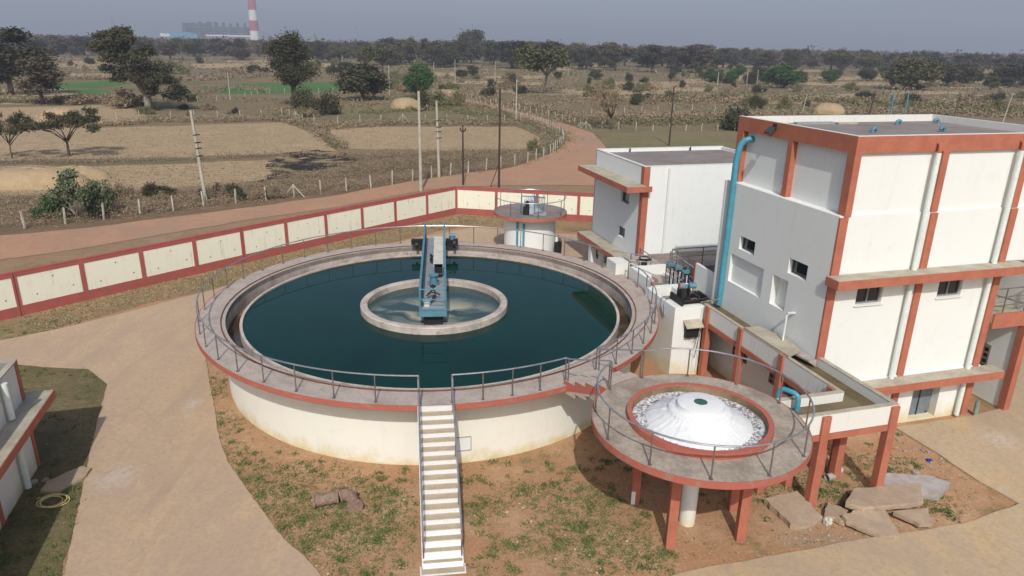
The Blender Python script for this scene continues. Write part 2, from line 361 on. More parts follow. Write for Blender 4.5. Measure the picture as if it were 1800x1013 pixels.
M['yard'] = slab_mat('dusty_pinkish_concrete', (0.50, 0.355, 0.23), (0.44, 0.32, 0.22), (0.53, 0.375, 0.225), (-13.4, 20.7))
M['pave'] = slab_mat('dusty_ochre_concrete', (0.49, 0.37, 0.24), (0.43, 0.325, 0.215), (0.53, 0.375, 0.205), (19.0, 24.3))
rng = random.Random(5)
def densify(poly, step, jit, seed=0):
    r = random.Random(seed); out = []
    n = len(poly)
    for i in range(n):
        a = poly[i]; b = poly[(i+1) % n]; L = math.hypot(b[0]-a[0], b[1]-a[1]); k = max(1, int(L/step))
        for j in range(k):
            f = j/k; w = 0 if j == 0 else jit
            out.append((a[0]+(b[0]-a[0])*f + r.uniform(-w, w), a[1]+(b[1]-a[1])*f + r.uniform(-w, w)))
    return out
def px(pts, z=0.0): return [gp(x, y, z) for x, y in pts]
G = MB().add([(-9000, -300, 0), (9000, -300, 0), (9000, 14000, 0), (-9000, 14000, 0)], [(0, 1, 2, 3)]).build('ground', 'land'); struct(G)
PZ = [0]
def patch(name, poly, mat, z, step=None, jit=0.0, seed=1):
    PZ[0] += 1; z += 0.0002*PZ[0]
    if step: poly = densify(poly, step, jit, seed)
    return struct(MB().sheet(poly, z).build(name, mat))
# fields (real ground polygons)
FB = [(-20, 284), (-20, 228), (200, 224), (330, 221), (495, 215), (545, 232), (597, 268), (560, 270), (470, 271), (300, 277), (120, 280)]
FCp = [(-20, 345), (-20, 294), (60, 290), (130, 294), (300, 289), (470, 281), (500, 296), (488, 312), (400, 324), (300, 332), (180, 340)]
FD = [(572, 226), (700, 223), (905, 223), (945, 240), (950, 252), (940, 262), (800, 265), (690, 263), (612, 262)]
FA = [(-20, 220), (-20, 190), (190, 185), (247, 194), (258, 213), (130, 222)]
for i, f in enumerate((FA, FB, FCp, FD)): patch('stubble_field', px(f), 'straw', 0.012, 2.5, 0.5, i)
patch('crop_field', px([(345, 154), (470, 146), (608, 144), (612, 160), (520, 164), (400, 166)]), 'crop', 0.012, 6, 1.2, 5)
patch('crop_field', px([(95, 160), (160, 157), (196, 162), (190, 166), (110, 167)]), 'crop', 0.012, 4, 0.8, 6)
patch('crop_field', px([(300, 158), (330, 156), (345, 166), (330, 172), (300, 168)]), 'crop', 0.012, 4, 0.8, 7)
patch('crop_field', px([(60, 150), (185, 142), (240, 147), (180, 155), (80, 157)]), 'crop', 0.012, 5, 1.0, 8)
patch('grass_field', px([(610, 170), (780, 166), (860, 205), (700, 210), (560, 208), (470, 200), (530, 176)]), 'olive', 0.008, 4, 1.0, 8)
patch('grass_field', px([(1062, 258), (1050, 235), (1140, 234), (1290, 231), (1420, 236), (1420, 262), (1250, 262)]), 'olive', 0.008, 3, 0.6, 9)
patch('grass_field', px([(1180, 192), (1400, 186), (1450, 200), (1320, 206), (1200, 200)]), 'olive', 0.008, 3, 0.6, 10)
patch('burnt_ground', px([(470, 284), (510, 268), (560, 263), (610, 270), (630, 280), (590, 294), (550, 303), (510, 312), (462, 322), (440, 322), (480, 306)]), 'burnt', 0.018, 1.0, 0.7, 11)
M['thicket'] = ground_mat('brown_thicket_floor', ((0.215, 0.145, 0.09), (0.165, 0.12, 0.07), (0.26, 0.175, 0.11), (0.12, 0.09, 0.055)), (0.08, 0.3, 1.4), grass=(0.135, 0.13, 0.055))
patch('rough_ground', px([(-40, 350), (60, 346), (180, 343), (330, 335), (450, 324), (520, 312), (600, 300), (620, 276), (700, 270), (800, 270), (945, 266), (965, 255), (985, 262), (967, 272), (920, 290), (880, 300), (820, 306), (740, 318), (640, 335), (600, 344), (450, 365), (300, 384), (150, 403), (0, 416), (-40, 420)]), 'thicket', 0.008, 1.5, 0.3, 12)
# distant strips of straw and bare earth between bunds
r2 = random.Random(77)
strips = [(1063, 1205, 144, 153), (1195, 1252, 140, 147), (1080, 1260, 154, 161), (900, 1180, 160, 166), (700, 760, 186, 194), (0, 120, 157, 169), (735, 880, 142, 148), (860, 960, 145, 150), (990, 1060, 128, 134),
          (240, 330, 120, 126), (340, 480, 112, 118), (60, 180, 112, 117), (560, 620, 112, 118), (600, 720, 104, 109), (720, 800, 128, 134), (1180, 1300, 122, 129), (1420, 1600, 145, 150), (1560, 1700, 160, 166), (1250, 1420, 132, 137), (1650, 1800, 140, 146), (0, 150, 172, 184), (100, 300, 170, 182)]
for k in range(40):
    y = r2.uniform(100, 165); w = r2.uniform(40, 170); x = r2.uniform(-20, 1780); x += 0
    strips.append((x, x+w, y+0.0103*x, y+0.0103*x+r2.uniform(2.0, 5.5)))
strips = [q for q in strips if not (q[0] < 625 and q[1] > 290 and 138 < q[2] < 175) and not (q[0] < 345 and 142 < q[2] < 172 and q[2] != 157)]
for k, (a, b, y0, y1) in enumerate(strips):
    md = r2.uniform(-2, 2)
    P4 = [(a, y0+md*0.3), ((a+b)/2, y0-0.4), (b, y0-md*0.3), (b+r2.uniform(-8, 8), y1), ((a+b)/2, y1+0.5), (a+r2.uniform(-8, 8), y1)]
    patch('stubble_field', px(P4), 'straw' if r2.random() < 0.8 else 'olive', 0.02, 8, 2.0, k)
# the red road: two banks traced on the ground
near = [(-700, 670), (-400, 570), (-120, 490), (0, 458), (150, 437), (300, 411), (450, 385), (600, 364), (690, 346), (743, 335), (813, 328), (900, 327), (985, 326), (1045, 327), (1066, 300), (1072, 275), (1063, 257), (1043, 235), (1000, 220), (933, 203), (887, 190), (850, 181), (813, 173), (767, 162)]
far = [(762, 168), (800, 176), (850, 187), (887, 196), (933, 212), (968, 224), (986, 234), (994, 248), (985, 262), (967, 271), (920, 289), (880, 299), (820, 305), (740, 317), (640, 334), (600, 343), (450, 364), (300, 383), (150, 402), (0, 415), (-120, 428), (-400, 468), (-700, 520)]
patch('road', densify(px(near)+px(far), 1.6, 0.16, 3), 'laterite', 0.03)
VO = [(-31.95, 28.0), (-26.2, 35.5), (-18.0, 45.8), (-9.5, 56.0), (-5.05, 61.25), (6.6, 59.25), (16.0, 57.7), (16, 76), (8.4, 78), (-1, 77), (-6.3, 76), (-10.7, 73.9), (-13.0, 69), (-17, 64.2), (-22.0, 58.6), (-27.2, 53.6), (-32.6, 48.7), (-36, 46.5), (-46, 36)]
patch('verge', VO, 'bank', 0.004, 1.2, 0.2, 44)
# dry verge between the road and the boundary wall
# compound: soil, concrete yard, right hand pavement
WALL = [(-31.9, 27.8), (-26.15, 35.3), (-17.95, 45.55), (-9.45, 55.75), (-5.0, 61.0), (6.6, 59.0), (16.0, 57.4)]
patch('yard_soil', [(-60, -8), (60, -8), (60, 40), (34, 52), (16, 57.3), (6.6, 58.9), (-5.0, 60.9), (-9.45, 55.65), (-17.95, 45.45), (-26.15, 35.2), (-60, -8)][:-1], 'soil', -0.008)
patch('verge', [(-60, 4), (-26.15, 35.2), (-17.95, 45.45), (-9.45, 55.65), (-5.0, 60.85), (6.6, 58.85), (16, 57.3), (16, 54.5), (5, 55.5), (-3.6, 57.0), (-8.2, 52.4), (-16.0, 42.6), (-24.9, 32.0), (-44, 8)], 'verge', 0.0, 0.8, 0.25, 4)
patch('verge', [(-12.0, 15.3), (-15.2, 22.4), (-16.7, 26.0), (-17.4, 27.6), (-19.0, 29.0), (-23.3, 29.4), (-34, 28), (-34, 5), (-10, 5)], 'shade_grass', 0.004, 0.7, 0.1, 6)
YARD = [(-12.05, 15.5), (-15.2, 22.5), (-16.7, 26.0), (-17.4, 27.6), (-19.0, 29.0), (-23.3, 29.4), (-26.0, 28.2), (-27.6, 29.2), (-25.0, 31.9), (-23.0, 33.6), (-20.6, 36.4), (-18.4, 39.2), (-15.0, 43.4), (-7.6, 52.4), (-3.2, 56.2), (4.6, 54.6), (9.2, 53.5), (7.2, 46), (4.0, 40), (-3, 31), (-11, 28), (-14.6, 31.0), (-12.4, 26.5), (-10.9, 23.4), (-9.9, 21.7), (-8.0, 19.3), (-6.7, 17.7), (-5.9, 17.0), (-5.2, 16.2), (-4.1, 14), (-3.3, 10), (-2.5, 2), (-11, 2)]
struct(MB().prism(densify(YARD, 0.22, 0.022, 8), -0.1, 0.05).build('path', 'yard'))
PAVE = [(5.3, 16.65), (10.6, 18.1), (14.4, 19.0), (17.0, 20.15), (16.45, 21.4), (16.0, 23.2), (15.35, 25.05), (19.0, 26.1), uv(9.6, -0.1), uv(9.6, 4.4), uv(14, 5), (45, 38), (50, 4), (2.6, 4), (3.4, 15.9)]
struct(MB().prism(densify(PAVE, 0.5, 0.03, 9), -0.1, 0.085).build('pavement', 'pave'))
# ================================================================== SETTLING TANK
T = empty('settling_tank', (*TC, 0), 0, 'big round white settling tank of green water with a concrete walkway round its rim', 'tank')
NS = 128
MB().lathe([(9.16, 0), (9.16, 2.72)], NS).build('wall', 'tank_wall', T, True)
deck = MB().lathe([(9.05, 2.72), (10.2, 2.72), (10.2, 2.95), (9.05, 2.95)], NS, closed=True).build('walkway', 'concrete', T, True)
MB().lathe([(10.203, 2.755), (10.235, 2.755), (10.235, 2.953), (10.203, 2.953)], NS, closed=True).build('rim_band', 'red_worn', T, True)
MB().lathe([(9.05, 1.9), (9.05, 2.953)], NS).build('basin_wall', 'stain_wall', T, True)
MB().lathe([(8.52, 2.18), (9.05, 2.18)], NS).build('launder_floor', 'mud', T)
MB().lathe([(8.4, 1.4), (8.4, 2.66), (8.52, 2.66), (8.52, 1.4)], NS, closed=True).build('weir', 'stain_wall', T, True)
MB().lathe([(9.205, 2.954), (9.245, 2.954), (9.245, 2.995), (9.205, 2.995)], NS, closed=True).build('wheel_rail', 'rust_rail', T)
MB().lathe([(3.05, 1.4), (3.38, 1.4), (3.38, 2.86), (3.33, 2.9), (3.1, 2.9), (3.05, 2.86)], NS, closed=True).build('centre_ring', 'stain_wall', T, True)
MB().cyl((0, 0, 0.5), (0, 0, 2.5), 0.55, n=24).build('centre_column', 'stain_wall', T, True)
h = MB().box(-0.28, 0.28, -0.02, 0.02, 0, 0.5).build('hatch', 'lime', T)
a_ = R(282.2); h.location = (9.17*math.cos(a_), 9.17*math.sin(a_), 0.55); h.rotation_euler = (0, 0, a_+math.pi/2)
hf = MB(); [hf.box(*q) for q in ((-0.31, -0.28, -0.03, 0.01, -0.03, 0.53), (0.28, 0.31, -0.03, 0.01, -0.03, 0.53), (-0.28, 0.28, -0.03, 0.01, 0.5, 0.53), (-0.28, 0.28, -0.03, 0.01, -0.03, 0))]
hfo = hf.build('hatch_frame', 'ledge', h)
# railing: arcs with gaps for the stair, the aerator steps and the chamber walkway
def ang(x, y): return math.degrees(math.atan2(y-TC[1], x-TC[0]))
RR = 10.05
def rail_arc(par, R_, z0, a0, a1, npost, h=1.0, mid=False, tube_r=0.028, endloops=()):
    pts = [(R_*math.cos(R(a0+(a1-a0)*k/80)), R_*math.sin(R(a0+(a1-a0)*k/80)), z0+h) for k in range(81)]
    mb = MB().pipe(pts, tube_r, 8)
    if mid: mb.pipe([(x, y, z-h*0.5) for x, y, z in pts], tube_r*0.8, 8)
    rl = mb.build('railing', 'steel', par, True)
    for k in range(npost):
        a = R(a0+(a1-a0)*k/(npost-1)) if npost > 1 else R(a0)
        x, y = R_*math.cos(a), R_*math.sin(a)
        MB().cyl((x, y, z0), (x, y, z0+h-0.02), 0.024, n=8).cyl((x, y, z0), (x, y, z0+0.015), 0.06, n=10).build('post', 'post', rl, True)
    return rl
_sa = math.atan2(16.42-20.72, -1.78+2.41); _st = lambda y: (-2.42-0.62*0+0.60*math.cos(_sa)*0-y*math.sin(_sa), 20.76+y*math.cos(_sa))
A_ST0, A_ST1 = sorted((ang(*_st(-0.55)), ang(*_st(0.55))))          # stair opening
A_AER0, A_AER1 = ang(*AC)-4.2, ang(*AC)+4.2
A_CH0, A_CH1 = ang(*gp(1120, 505, 2.95)), ang(*gp(1072, 468, 2.95))
rail_arc(T, RR, 2.95, A_ST1, A_AER0, 5)
rail_arc(T, RR, 2.95, A_AER1, A_CH0, 10)
rail_arc(T, RR, 2.95, A_CH1, A_ST0+360, 30)
# water inside
struct(MB().lathe([(3.3, 2.585), (8.45, 2.585)], NS, TC).build('water', 'water'))
struct(MB().lathe([(0.0, 2.585), (3.1, 2.585)], NS, TC).build('water', 'murky'))
struct(MB().lathe([(8.5, 2.25), (9.06, 2.25)], NS, TC, False, R(-25), R(60)).build('water', 'launder_water'))
struct(MB().lathe([(8.5, 2.25), (9.06, 2.25)], NS, TC, False, R(185), R(300)).build('water', 'launder_water'))
# ================================================================== STAIRCASE (white risers, dusty treads, radial to the tank)
sa = R(283.2)                                            # direction outwards from the tank centre
sdx, sdy = -1.78-(-2.41), 16.42-20.72
sl_ = math.hypot(sdx, sdy); sdx, sdy = sdx/sl_, sdy/sl_
S = empty('staircase', (-2.42, 20.76, 0), math.atan2(sdy, sdx), 'straight concrete staircase with white risers climbing to the big tank walkway', 'staircase')
NR = 17; RI = 2.95/NR; TR = 4.34/(NR-0)
fl = MB(); tr = MB()
prof = []
for k in range(NR):
    z1 = 2.95-RI*(k+1) if k < NR else 0
    x0, x1 = TR*k, TR*(k+1)
    if k < NR-1 or True:
        fl.box(x0, x1+0.012, -0.60, 0.60, max(z1-0.32, -0.05), z1) if z1 > 0.01 else None
        if z1 > 0.01: tr.box(x0+0.005, x1+0.016, -0.555, 0.555, z1-0.018, z1+0.006)
fl.box(-0.1, 0.0, -0.60, 0.60, 2.6, 2.945)
# sloping waist below
fl.add([(0, -0.58, 2.95-RI-0.3), (TR*NR, -0.58, -0.02), (TR*NR, 0.58, -0.02), (0, 0.58, 2.95-RI-0.3)], [(0, 1, 2, 3)])
fl.box(TR*(NR-1), TR*NR+0.1, -0.66, 0.64, -0.05, 0.05); tr.box(TR*(NR-1)+0.02, TR*NR+0.085, -0.62, 0.6, 0.05, 0.056)
M['white_riser'] = lime('whitewashed_step', (0.71, 0.71, 0.695), 0.5, grime=(0.52, 0.47, 0.38))
fl.build('flight', 'white_riser' if 'white_riser' in M else 'lime', S)
M['tread'] = mottled('dusty_tread', (0.50, 0.41, 0.28), (0.42, 0.34, 0.235), 2.5)
tr.build('tread', 'tread', S)
for sgn in (-1, 1):
    y = 0.55*sgn
    zt = lambda x: 2.95-RI-(RI/TR)*x
    pts = [(-0.05, y, 2.9), (-0.05, y, 3.93), (0.02, y, 3.98)] if False else [(-0.12, y, 2.96), (-0.12, y, 3.92), (0.0, y, 3.93)]
    top = [(0.0, y, 3.93)]+[(x, y, zt(x)+0.98-0.12*(x < 0.5)) for x in (0.12, TR*6, TR*(NR-1.6))]
    rl = MB().pipe(top+[(TR*(NR-1.4), y, zt(TR*(NR-1.4))+0.75)], 0.03, 8).pipe([(-0.14, y, 3.95), top[0]], 0.03, 8).build('handrail', 'steel', S, True)
    for k in (0.5, 5.5, 10.5, 15.4):
        x = TR*k; z = 2.95-RI*(int(k)+1)
        MB().cyl((x, y, z), (x, y, zt(x)+0.97), 0.022, n=8).build('post', 'post', rl, True)
# ================================================================== SCRAPER BRIDGE
bd = Vector((-1.2, 11.9, 0)).normalized()
B = empty('scraper_bridge', (-3.37, 28.55, 0), math.atan2(bd.y, bd.x), 'blue steel scraper bridge from the middle of the big tank to its rim', 'scraper bridge')
L = 11.75; wd = 0.54
MB().box(0.02, L, -wd+0.03, wd-0.03, 3.36, 3.40).build('floor', 'floor_plate', B)
for s in (-1, 1):
    g_ = MB().box(0, L, s*wd-0.02, s*wd+0.02, 3.08, 4.28)
    g_.box(0, L, s*wd-0.05, s*wd+0.05, 4.28, 4.34); g_.box(0, L, s*wd-0.045, s*wd+0.045, 3.02, 3.08)
    for k in range(0, 13): g_.box(L*k/12-0.02, L*k/12+0.02, s*wd-0.045, s*wd+0.045, 3.08, 4.28)
    g_.build('side_panel', 'blue', B)
MB().box(-0.03, 0.0, -wd, wd, 3.06, 3.36).box(-0.06, 0.0, -wd-0.05, wd+0.05, 3.36, 3.42).build('end_beam', 'blue', B)
MB().pipe([(-0.02, -wd, 4.3), (-0.02, wd, 4.3)], 0.028).pipe([(-0.02, -wd, 3.85), (-0.02, wd, 3.85)], 0.022).pipe([(-0.02, -wd, 3.4), (-0.02, -wd, 4.3)], 0.03).pipe([(-0.02, wd, 3.4), (-0.02, wd, 4.3)], 0.03).build('end_rail', 'blue', B, True)
MB().box(0.25, 2.6, -0.42, 0.42, 2.3, 3.0).build('feed_box', 'dark_metal', B)
c_ = MB().box(10.9, 11.3, -1.32, -0.62, 3.22, 3.5).box(10.9, 11.3, 0.62, 1.35, 3.22, 3.5).box(10.95, 11.25, -0.62, 0.62, 3.1, 3.3)
c_.build('end_carriage', 'black', B)
for yy, r_ in ((-1.1, 0.27), (1.05, 0.2)):
    wz = 3.0+r_
    w_ = MB().cyl((10.98, yy-0.07, wz), (10.98, yy+0.07, wz), r_, n=20).build('wheel', 'dark_metal', B, True)
    MB().cyl((10.98, yy-0.1, wz), (10.98, yy+0.1, wz), 0.07, n=12).build('hub', 'black', w_, True)
MB().cyl((11.05, -1.0, 3.5), (11.05, -1.0, 3.72), 0.13, n=14).cyl((11.05, -1.18, 3.74), (11.05, -0.8, 3.74), 0.12, n=14).box(10.93, 11.17, -1.05, -0.9, 3.5, 3.62).build('drive_motor', 'blue', B, True)
MB().box(4.55, 9.6, -0.47, 0.02, 4.02, 4.06).box(4.55, 9.6, -0.47, -0.45, 3.85, 4.02).box(4.55, 9.6, 0.0, 0.02, 3.85, 4.02).build('cover', 'white_cap', B)
for x in (4.6, 6.2, 7.9, 9.5):
    for y in (-0.44, -0.01): MB().box(x-0.02, x+0.02, y-0.02, y+0.02, 3.4, 4.02).build('cover_leg', 'blue', B)
cab = MB().box(4.65, 5.3, -0.42, -0.05, 3.4, 3.82).box(4.3, 4.62, -0.33, -0.1, 3.42, 3.6).cyl((4.4, -0.42, 3.55), (4.4, -0.1, 3.55), 0.1); cab.build('gear_unit', 'dark_metal', B)
MB().cyl((3.3, 0.0, 3.4), (3.3, 0.0, 3.5), 0.26, n=20).cyl((3.3, 0, 3.5), (3.3, 0, 3.85), 0.19, 0.17, n=20).cyl((3.3, 0, 3.85), (3.3, 0, 3.9), 0.24, n=20).build('turntable', 'blue', B, True)
MB().pipe([(3.0, 0.05, 3.5), (2.9, 0.02, 3.44), (2.6, 0.02, 3.43)], 0.03).cyl((2.95, 0.03, 3.4), (2.95, 0.03, 3.45), 0.14).build('valve_cap', 'dark_metal', B, True)
MB().box(0.42, 0.62, 0.1, 0.42, 3.4, 3.56).cyl((0.5, 0.12, 3.6), (0.5, 0.45, 3.6), 0.11, n=16).build('pump_motor', 'blue', B, True)
MB().box(0.32, 0.42, 0.16, 0.38, 3.4, 3.58).build('pump_base', 'white_cap', B)
MB().pipe([(0.6, 0.1, 3.5), (0.9, -0.05, 3.55), (1.1, -0.1, 3.75), (1.4, -0.05, 3.8), (1.5, 0.1, 3.7), (1.35, 0.25, 3.6)], 0.03).cyl((1.2, -0.02, 3.4), (1.2, -0.02, 3.6), 0.09, 0.05).pipe([(1.25, -0.3, 3.6), (1.3, -0.1, 3.7), (1.3, 0.1, 3.7), (1.25, 0.3, 3.55)], 0.035).build('hose_fitting', 'dark_metal', B, True)
for lx in (6.6, 7.4): MB().pipe([(lx, 0.08, 3.42), (lx+0.1, 0.2, 3.55), (lx+0.28, 0.2, 3.6), (lx+0.37, 0.08, 3.45)], 0.035).build('cable_loop', 'black', B, True)
# ================================================================== AERATOR
A = empty('aerator', (*AC, 0), 0, 'round raised aerator with a white foaming cascade on red concrete legs', 'aerator')
RA = 3.2; ZA = 3.64
MB().lathe([(2.0, ZA-0.2), (RA-0.03, ZA-0.2), (RA-0.03, ZA), (2.0, ZA)], 96, closed=True).build('walkway', 'concrete_stained', A, True)
MB().lathe([(RA-0.028, ZA-0.205), (RA, ZA-0.205), (RA, ZA+0.004), (RA-0.028, ZA+0.004)], 96, closed=True).build('rim_band', 'red_worn', A, True)
MB().lathe([(1.98, ZA-0.5), (1.98, ZA+0.2), (2.14, ZA+0.2), (2.14, ZA-0.19), (2.14, ZA-0.5)], 96, closed=True).build('basin_curb', 'red_worn', A, True)
MB().lathe([(1.977, ZA-0.5), (1.977, ZA+0.15)], 96).build('basin_wall', 'mud', A, True)
MB().lathe([(0, ZA-0.48), (2.05, ZA-0.48)], 64).build('basin_floor', 'concrete_dark', A)
rf = random.Random(3)
fw = MB(); nf, mf = 220, 9
for k in range(nf):
    for j in range(mf):
        q_ = 1.45+0.527*j/(mf-1); fw.v.append((q_*math.cos(2*math.pi*k/nf), q_*math.sin(2*math.pi*k/nf), ZA-0.05+(rf.uniform(-0.03, 0.035) if 0 < j < mf-1 else 0)))
fw.f += [(k*mf+j, ((k+1) % nf)*mf+j, ((k+1) % nf)*mf+j+1, k*mf+j+1) for k in range(nf) for j in range(mf-1)]
fw.build('foaming_water', 'foam_water', A, True)
prof = [(0, 4.52), (0.1, 4.54)]
cone = [(0.20, 4.275), (0.62, 4.265), (0.68, 4.24), (0.695, 4.14), (0.74, 4.09), (0.86, 4.07), (0.92, 4.03), (0.95, 3.95), (1.03, 3.90), (1.13, 3.86), (1.19, 3.80), (1.30, 3.76), (1.40, 3.70), (1.52, 3.64), (1.60, 3.58), (1.66, 3.50)]
cs = MB(); nc = 192; mc_ = len(cone); str_ = [rf.uniform(-1, 1) for _ in range(nc)]; str_ = [(str_[i]+0.6*str_[i-1])/1.3 for i in range(nc)]
for k in range(nc):                                       # strands of falling water run down the tiers
    for j, (r_, z_) in enumerate(cone):
        w_ = 0.0 if j < 3 else min(1, (j-2)/5)
        q_ = r_*(1+0.007*w_*str_[k])+0.007*w_*rf.uniform(-1, 1); cs.v.append((q_*math.cos(2*math.pi*k/nc), q_*math.sin(2*math.pi*k/nc), z_+0.012*w_*rf.uniform(-1, 1)))
cs.f += [(k*mc_+j, ((k+1) % nc)*mc_+j, ((k+1) % nc)*mc_+j+1, k*mc_+j+1) for k in range(nc) for j in range(mc_-1)]
cs.build('cascade', 'foam', A, True)
M['outlet'] = flat('green_outlet_water', (0.05, 0.12, 0.085), 0.2)
MB().lathe([(0, 4.262), (0.215, 4.262)], 40).build('outlet', 'outlet', A, True)
MB().cyl((0, 0, -0.1), (0, 0, ZA-0.45), 0.25, n=32, caps=False).build('feed_pipe', 'lime_foot', A, True)
legs = [(-0.80, -1.22), (1.43, -0.80), (-1.50, 1.0), (0.05, 1.75), (1.65, 0.75)]
lgs = [MB().box(x-0.14, x+0.14, y-0.14, y+0.14, -0.1, ZA-0.19).build('leg', 'red', A, bevel=0.012) for x, y in legs]
lg = lgs[2]; MB().box(legs[2][0]-0.143, legs[2][0]-0.01, legs[2][1]-0.146, legs[2][1]-0.139, 0, 0.5).build('bare_patch', 'lime', lg)
rail_arc(A, RA-0.12, ZA, 127.5+14, 127.5+346, 12)
# steps from the tank walkway up to the aerator
e0 = np.array(gp(1040, 668, 2.95)); tcv = np.array(TC); acv = np.array(AC)
dv = acv-tcv; dv = dv/np.hypot(*dv); start = tcv+dv*10.15
SA = empty('aerator_steps', (float(start[0]), float(start[1]), 0), math.atan2(dv[1], dv[0]), 'short flight of concrete steps with red zigzag edge between tank walkway and aerator', 'steps')
gap = float(np.hypot(*(acv-tcv)))-10.15-RA
stp = MB(); st_red = MB()
ns = 4; run = (gap+0.25)/ns
for k in range(ns):
    z1 = 2.95+0.69*(k+1)/(ns+0.0)-0.01
    stp.box(run*k-0.1, run*(k+1)-0.1, -0.78, 0.78, z1-0.5, z1)
    st_red.add([(run*k-0.1, -0.79, z1-0.42), (run*(k+1)-0.1, -0.79, z1-0.25), (run*(k+1)-0.1, -0.79, z1), (run*k-0.1, -0.79, z1)], [(0, 1, 2, 3)])
stp.build('flight', 'concrete', SA); st_red.build('red_edge', 'red_worn', SA)
for s in (-0.74, 0.74):
    rl = MB().pipe([(-0.1, s, 3.95), (0.1, s, 3.98), (gap+0.14, s, 4.64)], 0.028, 8).build('handrail', 'steel', SA, True)
    for x, z0 in ((0.02, 2.95), (gap+0.12, 3.64)):
        MB().cyl((x, s, z0), (x, s, z0+0.98), 0.022, n=8).build('post', 'post', rl, True)
# ================================================================== BUILDING GRID
def grid(name, label, cat, group=None): return empty(name, (float(ORG[0]), float(ORG[1]), 0), TH, label, cat, group)
# ---- water channel on red columns
K = grid('water_channel', 'raised open concrete water channel on red columns bending from the tall building to the aerator', 'channel')
zt, zf = 3.40, 2.72
w_ = MB()
w_.box(-1.15, -1.0, -2.45, 6.2, zf, zt).box(-0.02, 0.16, -3.6, 0.0, zf, zt).box(-4.0, 0.16, -3.75, -3.6, zf, zt).box(-4.0, -1.0, -2.6, -2.45, zf, zt)
w_.build('channel_wall', 'lime_grey', K)
cap = MB()
rr_ = random.Random(4)
for (x0, x1, y0, y1) in ((-1.155, -0.995, -2.40, 6.2), (-0.025, 0.165, -3.55, -0.02), (-4.0, 0.165, -3.755, -3.595), (-4.0, -0.99, -2.605, -2.445)):
    cap.box(x0, x1, y0, y1, zt, zt+0.035)
cap.build('coping', 'ledge', K)
MB().box(-1.0, -0.02, -2.45, 8.9, zf-0.05, zf).box(-4.0, -0.02, -3.6, -2.45, zf-0.05, zf).build('channel_floor', 'mud', K)
bm_ = MB().box(-1.19, -1.0, -2.4, 6.1, zf-0.22, zf-0.02).box(-4.0, 0.18, -3.79, -3.6, zf-0.22, zf-0.02).box(-0.04, 0.16, -3.6, -0.05, zf-0.22, zf-0.055).box(-4.0, -1.2, -2.62, -2.45, zf-0.22, zf-0.055)
bm_.build('beam', 'red', K)
for (x, y, zz) in ((-1.08, 5.75, zt), (-1.08, 3.2, zt), (-1.08, 0.5, zt), (-1.08, -2.2, zt-0.02)):
    MB().box(x-0.17, x+0.10, y-0.14, y+0.14, -0.1, zz-0.7).box(x-0.17, x-0.075, y-0.14, y+0.14, zz-0.7, zz+0.04).build('column', 'red', K, bevel=0.01)
for (x, y) in ((-2.62, -3.72), (0.02, -3.70)):
    MB().box(x-0.15, x+0.15, y-0.13, y+0.15, -0.1, zf-0.23).box(x-0.15, x+0.15, y-0.13, y-0.035, zf-0.23, zt-0.03).build('column', 'red', K, bevel=0.01)
for (x, y) in ((-2.62, -2.5), (-0.72, -2.55), (-0.45, -2.2), (-3.8, -2.6)):
    MB().box(x-0.14, x+0.14, y-0.14, y+0.14, -0.1, zf-0.05).build('column', 'red', K, bevel=0.01)
struct(MB().box(-1.0, -0.02, -2.5, 8.8, 2.9, 3.08).box(-3.95, -0.02, -3.6, -2.5, 2.9, 3.08).build('water', 'brown_water', None))
wo = COL.objects[-1] if False else bpy.data.objects['water.004']; wo.location = (float(ORG[0]), float(ORG[1]), 0); wo.rotation_euler = (0, 0, TH)
cv = grid('channel_cover', 'pale concrete cover slab lying across the water channel beside the tall building', 'cover slab')
MB().prism([(-1.13, 3.1), (-0.45, 3.05), (-0.12, 1.6), (-0.35, 0.55), (-1.13, 0.2)], zt+0.04, zt+0.12).build('slab', 'ledge', cv)
bs = grid('broken_slab', 'thin broken slab leaning on the tall building wall above the channel', 'slab')
MB().add([(-0.10, 2.2, 3.1), (-0.12, -0.1, 3.1), (-0.38, 0.0, 3.28), (-0.5, 0.9, 3.26), (-0.45, 2.1, 3.3), (-0.10, 2.2, 3.42), (-0.12, -0.1, 3.38), (-0.38, 0.0, 3.34), (-0.5, 0.9, 3.33), (-0.45, 2.1, 3.36)],
         [(4, 3, 2, 1, 0), (5, 6, 7, 8, 9), (0, 1, 6, 5), (1, 2, 7, 6), (2, 3, 8, 7), (3, 4, 9, 8), (4, 0, 5, 9)]).build('slab', 'slab_grey', bs)
el = grid('elbow_pipe', 'bright blue bent pipe hooked over the channel wall near the aerator', 'pipe')
MB().pipe([(-3.35, -2.3, 2.6), (-3.35, -2.3, 3.5), (-3.33, -2.33, 3.66), (-3.25, -2.42, 3.72), (-3.1, -2.75, 3.72), (-3.05, -2.86, 3.66), (-3.04, -2.9, 3.5), (-3.04, -2.9, 3.15)], 0.085, 14).build('pipe', 'blue_pipe', el, True)
wp = grid('white_pipe', 'thin white pipe standing in the channel and bracketed to the shaded wall', 'pipe')
MB().pipe([(-0.42, 1.55, 3.3), (-0.40, 1.55, 4.55), (-0.36, 1.53, 4.62), (-0.09, 1.5, 4.64)], 0.04, 10).box(-0.42, -0.09, 1.46, 1.56, 4.64, 4.68).build('pipe', 'pvc', wp, True)
# ---- tall main building
Bm = grid('tall_building', 'tall white plant building with terracotta frame and flat roof', 'building')
D = 6.9; Wd = 10.3; ZL = 8.76; ZR = 11.2
wall = MB()
